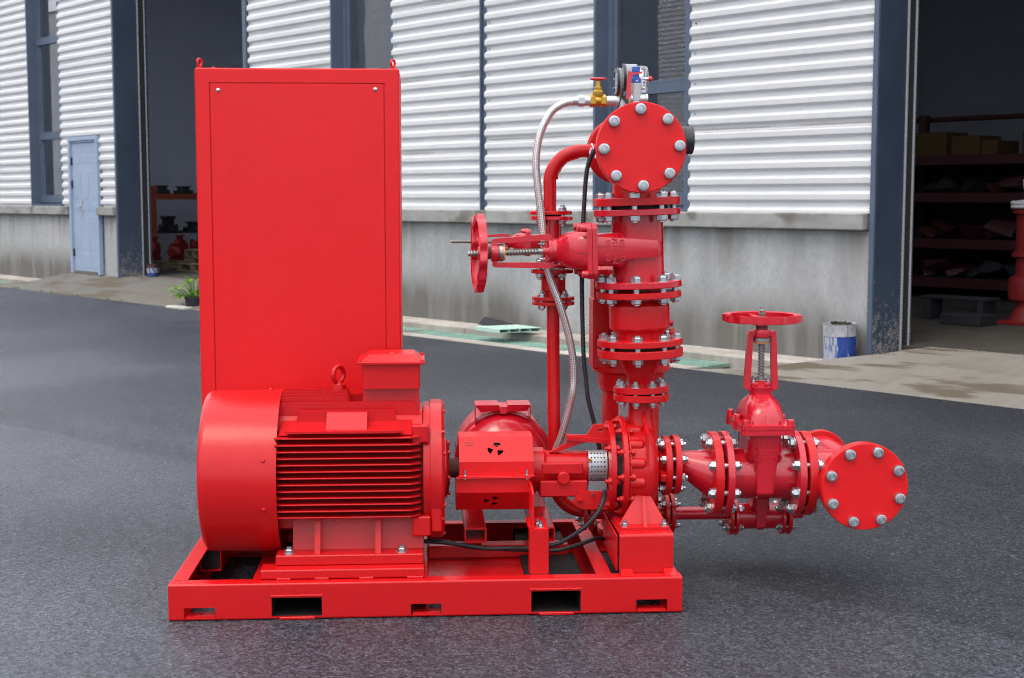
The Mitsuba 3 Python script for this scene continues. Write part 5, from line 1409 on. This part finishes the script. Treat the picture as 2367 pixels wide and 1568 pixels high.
# potted plant half behind the cabinet
pp = Thing('potted_plant', 'bright green leafy plant beside the cabinet at the asphalt edge', 'plant', WALL @ shift(8.99, .80, 0.0))
pp.part('pot', lathe([(0, 0), (.10, 0), (.125, .12), (.13, .125), (.13, .14), (.115, .14), (.11, .12), (0, .12)], 28), 'dark_iron')
pp.part('stone_edge', rbox(-.10, .34, .05, .22, -.01, .024, .010), 'stone_edge')
stems = []
for k in range(64):
    a = rng.uniform(0, 2 * math.pi)
    h = rng.uniform(.10, .34)
    r0 = rng.uniform(.03, .11) + .22 * (1 - abs(h - .16) / .22) * rng.uniform(.15, .95)
    L, w = rng.uniform(.085, .135), rng.uniform(.040, .062)
    tilt = rng.uniform(-.5, .75)
    bend_ = rng.uniform(.2, .7)
    c = np.array([r0 * math.cos(a), r0 * math.sin(a), h + .035])
    d = np.array([math.cos(a + rng.uniform(-.5, .5)), math.sin(a + rng.uniform(-.5, .5)), tilt])
    d /= np.linalg.norm(d)
    sidev = np.cross(d, [0, 0, 1])
    sidev /= np.linalg.norm(sidev)
    nup = np.cross(sidev, d)
    pts, fs = [], []
    for q, (t, ww) in enumerate([(0, .1), (.25, .8), (.5, 1), (.75, .7), (1, .03)]):
        mid = c + d * L * t - np.array([0, 0, bend_ * L * t * t * .5])
        pts += [mid - sidev * w * ww * .5 + nup * .15 * w * ww, mid, mid + sidev * w * ww * .5 + nup * .15 * w * ww]
        if q:
            b = 3 * q
            fs += [(b - 3, b - 2, b + 1), (b - 3, b + 1, b), (b - 2, b - 1, b + 2), (b - 2, b + 2, b + 1)]
    pp.part('leaf', trimesh.Trimesh(pts, fs, process=False), f'leaf_{(0, 1, 1, 2)[k % 4] if h < .3 else 2}', smooth=True)
    stems.append(tube(np.array([(0.3 * c[0], 0.3 * c[1], .11), (.7 * c[0], .7 * c[1], .09 + c[2] * .5), tuple(c)]), .0028, 6))
pp.part('stem', cat(stems), 'leaf_0')
# weeds along the ramp edge
wd = []
for s, q in ((14.1, .95), (13.9, .97), (13.1, .96), (12.7, .975), (11.9, .97), (11.0, .97), (10.6, .975)):
    for k in range(7):
        a, L = rng.uniform(0, 6.28), rng.uniform(.02, .055)
        wd.append(hull([(s, q, 0), (s + .008, q, 0), (s + L * math.cos(a), q + L * math.sin(a) * .6, L), (s + .01 + L * math.cos(a), q + L * math.sin(a) * .6, L * .9)] + [(s + .004, q + .006, .002)]))
key = key_for('weeds')
scene[key] = mikit.ply(mv(cat(wd), WALL), 'leaf_0')
labels[key] = {'kind': 'stuff', 'label': 'small weeds in the joint between asphalt and ramp'}

# ---- inside the left opening
rk = Thing('storage_rack', 'low orange red storage rack inside the left opening', 'rack', WALL)
for s, q in ((15.65, -2.06), (16.5, -2.06), (15.65, -4.9), (16.5, -4.9)):
    rk.part('post', rbox(s - .05, s + .05, q - .055, q + .055, .198, 1.52, .003), 'rack_orange')
for s in (15.62, 16.5):
    rk.part('beam', rbox(s - .025, s + .025, -4.85, -2.1, 1.29, 1.385, .003), 'rack_orange')
rk.part('shelf', rbox(15.6, 16.55, -4.85, -2.1, 1.386, 1.396, .002), 'dark_iron')
rk.part('shelf', rbox(15.6, 16.55, -4.85, -2.1, .72, .75, .002), 'dark_iron')
lumps = [('dark_casting', -2.35, 1.397, .28, .13), ('dark_casting', -2.75, 1.397, .34, .12), ('dark_casting', -3.25, 1.397, .30, .17), ('dark_casting', -2.45, .751, .34, .26), ('dark_casting', -2.95, .751, .4, .16), ('dark_casting', -3.5, .751, .5, .2)]
for k, (nm, q, z, w, h) in enumerate(lumps):
    single(nm, cat(lathe([(0, 0), (w * .42, 0), (w * .46, h * .3), (w * .3, h * .42), (w * .3, h * .8), (w * .4, h * .85), (w * .4, h), (0, h)], 20), rbox(-w * .5, w * .5, -w * .3, w * .3, 0, h * .45, .01)).apply_translation([15.85, q, z]), 'dark_iron',
           ('dark casting at the left end of the upper rack shelf', 'dark casting second from the left on the upper rack shelf', 'taller dark casting on the upper rack shelf next to the cabinet', 'big dark casting at the left end of the lower rack shelf', 'flat dark casting in the middle of the lower rack shelf', 'dark casting on the lower rack shelf next to the cabinet')[k], 'casting', WALL)


def pump_lump(s, q, z, k, spin, label):
    M = WALL @ shift(s, q, z) @ rot((0, 0, 1), spin)
    t = Thing('pump_casing', label, 'pump casing', M, None)
    t.part('volute', lathe([(0, -.10 * k), (.16 * k, -.09 * k), (.2 * k, -.03 * k), (.2 * k, .03 * k), (.13 * k, .09 * k), (.07 * k, .12 * k), (.07 * k, .2 * k), (0, .2 * k)], 32, 'x').apply_translation([0, 0, .22 * k]), 'dull_red')
    t.part('flange', lathe([(0, .18 * k), (.12 * k, .18 * k), (.12 * k, .215 * k), (0, .215 * k)], 28, 'x').apply_translation([0, 0, .22 * k]), 'dull_red')
    t.part('flange', lathe([(0, .42 * k), (.06 * k, .42 * k), (.06 * k, .47 * k), (.11 * k, .47 * k), (.11 * k, .5 * k), (0, .5 * k)], 28), 'dull_red')
    t.part('foot', rbox(-.1 * k, .1 * k, -.16 * k, .16 * k, 0, .06 * k, .004), 'dull_red')


for args in ((14.9, -1.70, .33, .72, 40, 'dull red pump casing on the low pallet beside the rack post'), (14.7, -2.05, .33, .78, 10, 'dull red pump casing on the low pallet, second from the rack post'), (14.55, -2.40, .33, .95, 75, 'taller dull red pump casing behind the pallet stack'), (14.3, -2.75, .33, .95, 30, 'dull red pump casing nearest the cabinet edge inside the left opening'), (14.4, -1.80, .33, .55, 120, 'small dull red pump casing at the front of the low pallet')):
    pump_lump(*args)


def pallet(s0, q0, z0, lx, ly, label, spin=0, scale=1.0):
    M = WALL @ shift(s0, q0, z0) @ rot((0, 0, 1), spin)
    t = Thing('pallet', label, 'pallet', M)
    nb = 6
    for k in range(nb):
        y = k * (ly - .1) / (nb - 1)
        t.part('board', rbox(0, lx, y, y + .098, .108, .128, .003), 'timber')
    for k in range(3):
        x = k * (lx - .1) / 2
        t.part('bearer', rbox(x, x + .1, 0, ly, .0205, .1075, .003), 'timber')
    for y in (0, ly / 2 - .05, ly - .1):
        t.part('board', rbox(0, lx, y, y + .1, 0, .02, .003), 'timber')


pallet(14.0, -3.2, .199, 1.1, 1.8, 'wide timber pallet under the dull red pump casings')
pallet(12.75, -2.3, .199, .8, .9, 'lower timber pallet of the stack beside the cabinet', 6)
pallet(12.80, -2.3, .400, .75, .85, 'upper timber pallet of the stack beside the cabinet', -9)
single('timber_block', rbox(12.8, 12.95, -2.2, -1.45, .3285, .399, .004), 'timber', 'timber block between the two pallets, nearer side', 'block', WALL)
single('timber_block', rbox(13.3, 13.45, -2.2, -1.45, .3285, .399, .004), 'timber', 'timber block between the two pallets, farther side', 'block', WALL)

# ---- inside the right opening
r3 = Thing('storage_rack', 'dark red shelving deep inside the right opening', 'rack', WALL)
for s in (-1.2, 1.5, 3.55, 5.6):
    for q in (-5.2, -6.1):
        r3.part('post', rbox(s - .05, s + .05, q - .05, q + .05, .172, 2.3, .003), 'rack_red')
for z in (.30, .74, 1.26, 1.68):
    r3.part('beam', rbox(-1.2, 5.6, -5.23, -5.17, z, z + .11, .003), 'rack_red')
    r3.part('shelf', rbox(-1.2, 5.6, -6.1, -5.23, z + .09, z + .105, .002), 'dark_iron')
r3.part('added_shade_panel', bx(-1.2, 5.6, -6.19, -6.16, .172, 1.74), 'shade_black', smooth=False)  # dark sheet added behind the shelves so the interior looks unlit
r3.part('pipe', cyl(.03, (-1.2, -6.2, 2.25), (5.6, -6.2, 2.25), 12), 'rack_red')
cl = ['yellow brown carton on the top shelf beside the guide rail', 'second carton on the top shelf, lower than its neighbour', 'small carton in front of the blue box on the top shelf', 'long carton on the top shelf towards the right edge']
for k, (s, w, h) in enumerate(((2.95, .42, .27), (2.50, .36, .22), (2.2, .2, .16), (1.5, .62, .24))):
    single('carton', rbox(s - w / 2, s + w / 2, -5.75, -5.3, 1.786, 1.786 + h, .004), 'cardboard', cl[k], 'carton', WALL)
for k, (s, z) in enumerate(((2.8, .406), (2.1, .406), (2.75, .846), (2.0, .846), (2.75, 1.366), (1.9, 1.366))):
    lumps_ = [hull(np.array([(s + dx, -5.52, z + h)]) + nrng.uniform(-1, 1, (14, 3)) * np.array([w, .2, h])) for dx, w, h in ((-.18, .16, .09), (.08, .2, .12), (.27, .12, .07))]
    single('shelf_bundle', cat(lumps_), 'rack_red' if k % 3 != 1 else 'dark_iron',
           f'dark lumpy goods on the {("bottom", "second", "third")[k // 2]} shelf of the right rack, {("left", "right")[k % 2]} heap', 'goods', WALL)
hp = Thing('standing_pump', 'tall red pump head with white wrapped flanges at the right picture edge', 'pump', WALL @ shift(.35, -2.86, .171))
hp.part('base', cat(lathe([(0, 0), (.16, .0), (.15, .03), (.09, .16), (.09, .22), (0, .22)], 28), rbox(-.19, .19, -.19, .19, 0, .03, .004)), 'dull_red')
hp.part('body', lathe([(0, .22), (.15, .22), (.16, .26), (.16, .38), (.15, .42), (.10, .44), (.10, .60), (.14, .61), (.14, .645), (.105, .66), (.105, 1.02), (0, 1.02)], 36), 'dull_red')
hp.part('flange', lathe([(0, 1.0), (.14, 1.0), (.14, 1.035), (0, 1.035)], 36), 'dull_red')
wr = lathe([(0, 1.036), (.155, 1.04), (.165, 1.055), (.155, 1.07), (.158, 1.075), (.166, 1.09), (.152, 1.112), (.06, 1.12), (0, 1.12)], 44)
wr.vertices += .010 * (meshkit.fbm(np.array(wr.vertices) * 30, 3, 2)[:, None] - .5) * np.array([1, 1, .4])
hp.part('wrapping', wr, 'white_wrap', smooth=50)
hp.part('neck', lathe([(0, 1.11), (.05, 1.12), (.05, 1.20), (0, 1.2)], 20), 'brass')
w2 = mv(lathe([(0, -.03), (.07, -.03), (.085, 0), (.07, .03), (0, .03)], 32, 'x'), shift(0, 0, 1.27))
w2.vertices += .010 * (meshkit.fbm(np.array(w2.vertices) * 34, 3, 6)[:, None] - .5)
hp.part('wrapping', w2, 'white_wrap', smooth=50)
tl = Thing('workbench', 'low dark steel trestle on the floor inside the right opening', 'trestle', WALL @ shift(.95, -2.75, .171))
tl.part('top', rbox(-.35, .35, -.12, .12, .20, .225, .003), 'dark_iron')
for x in (-.3, .25):
    tl.part('leg', rbox(x, x + .06, -.11, .11, 0, .2, .003), 'dark_iron')
single('floor_block', rbox(.45, .85, -2.55, -2.25, .1715, .27, .006), 'dark_iron', 'dark block on the floor in front of the trestle', 'block', WALL)
single('fallen_leaf', hull([(.35, -.75, .1725), (.41, -.72, .1725), (.38, -.70, .175), (.36, -.715, .182), (.40, -.735, .180)]), 'brass', 'small yellow scrap on the floor inside the right opening', 'scrap', WALL, smooth=False)
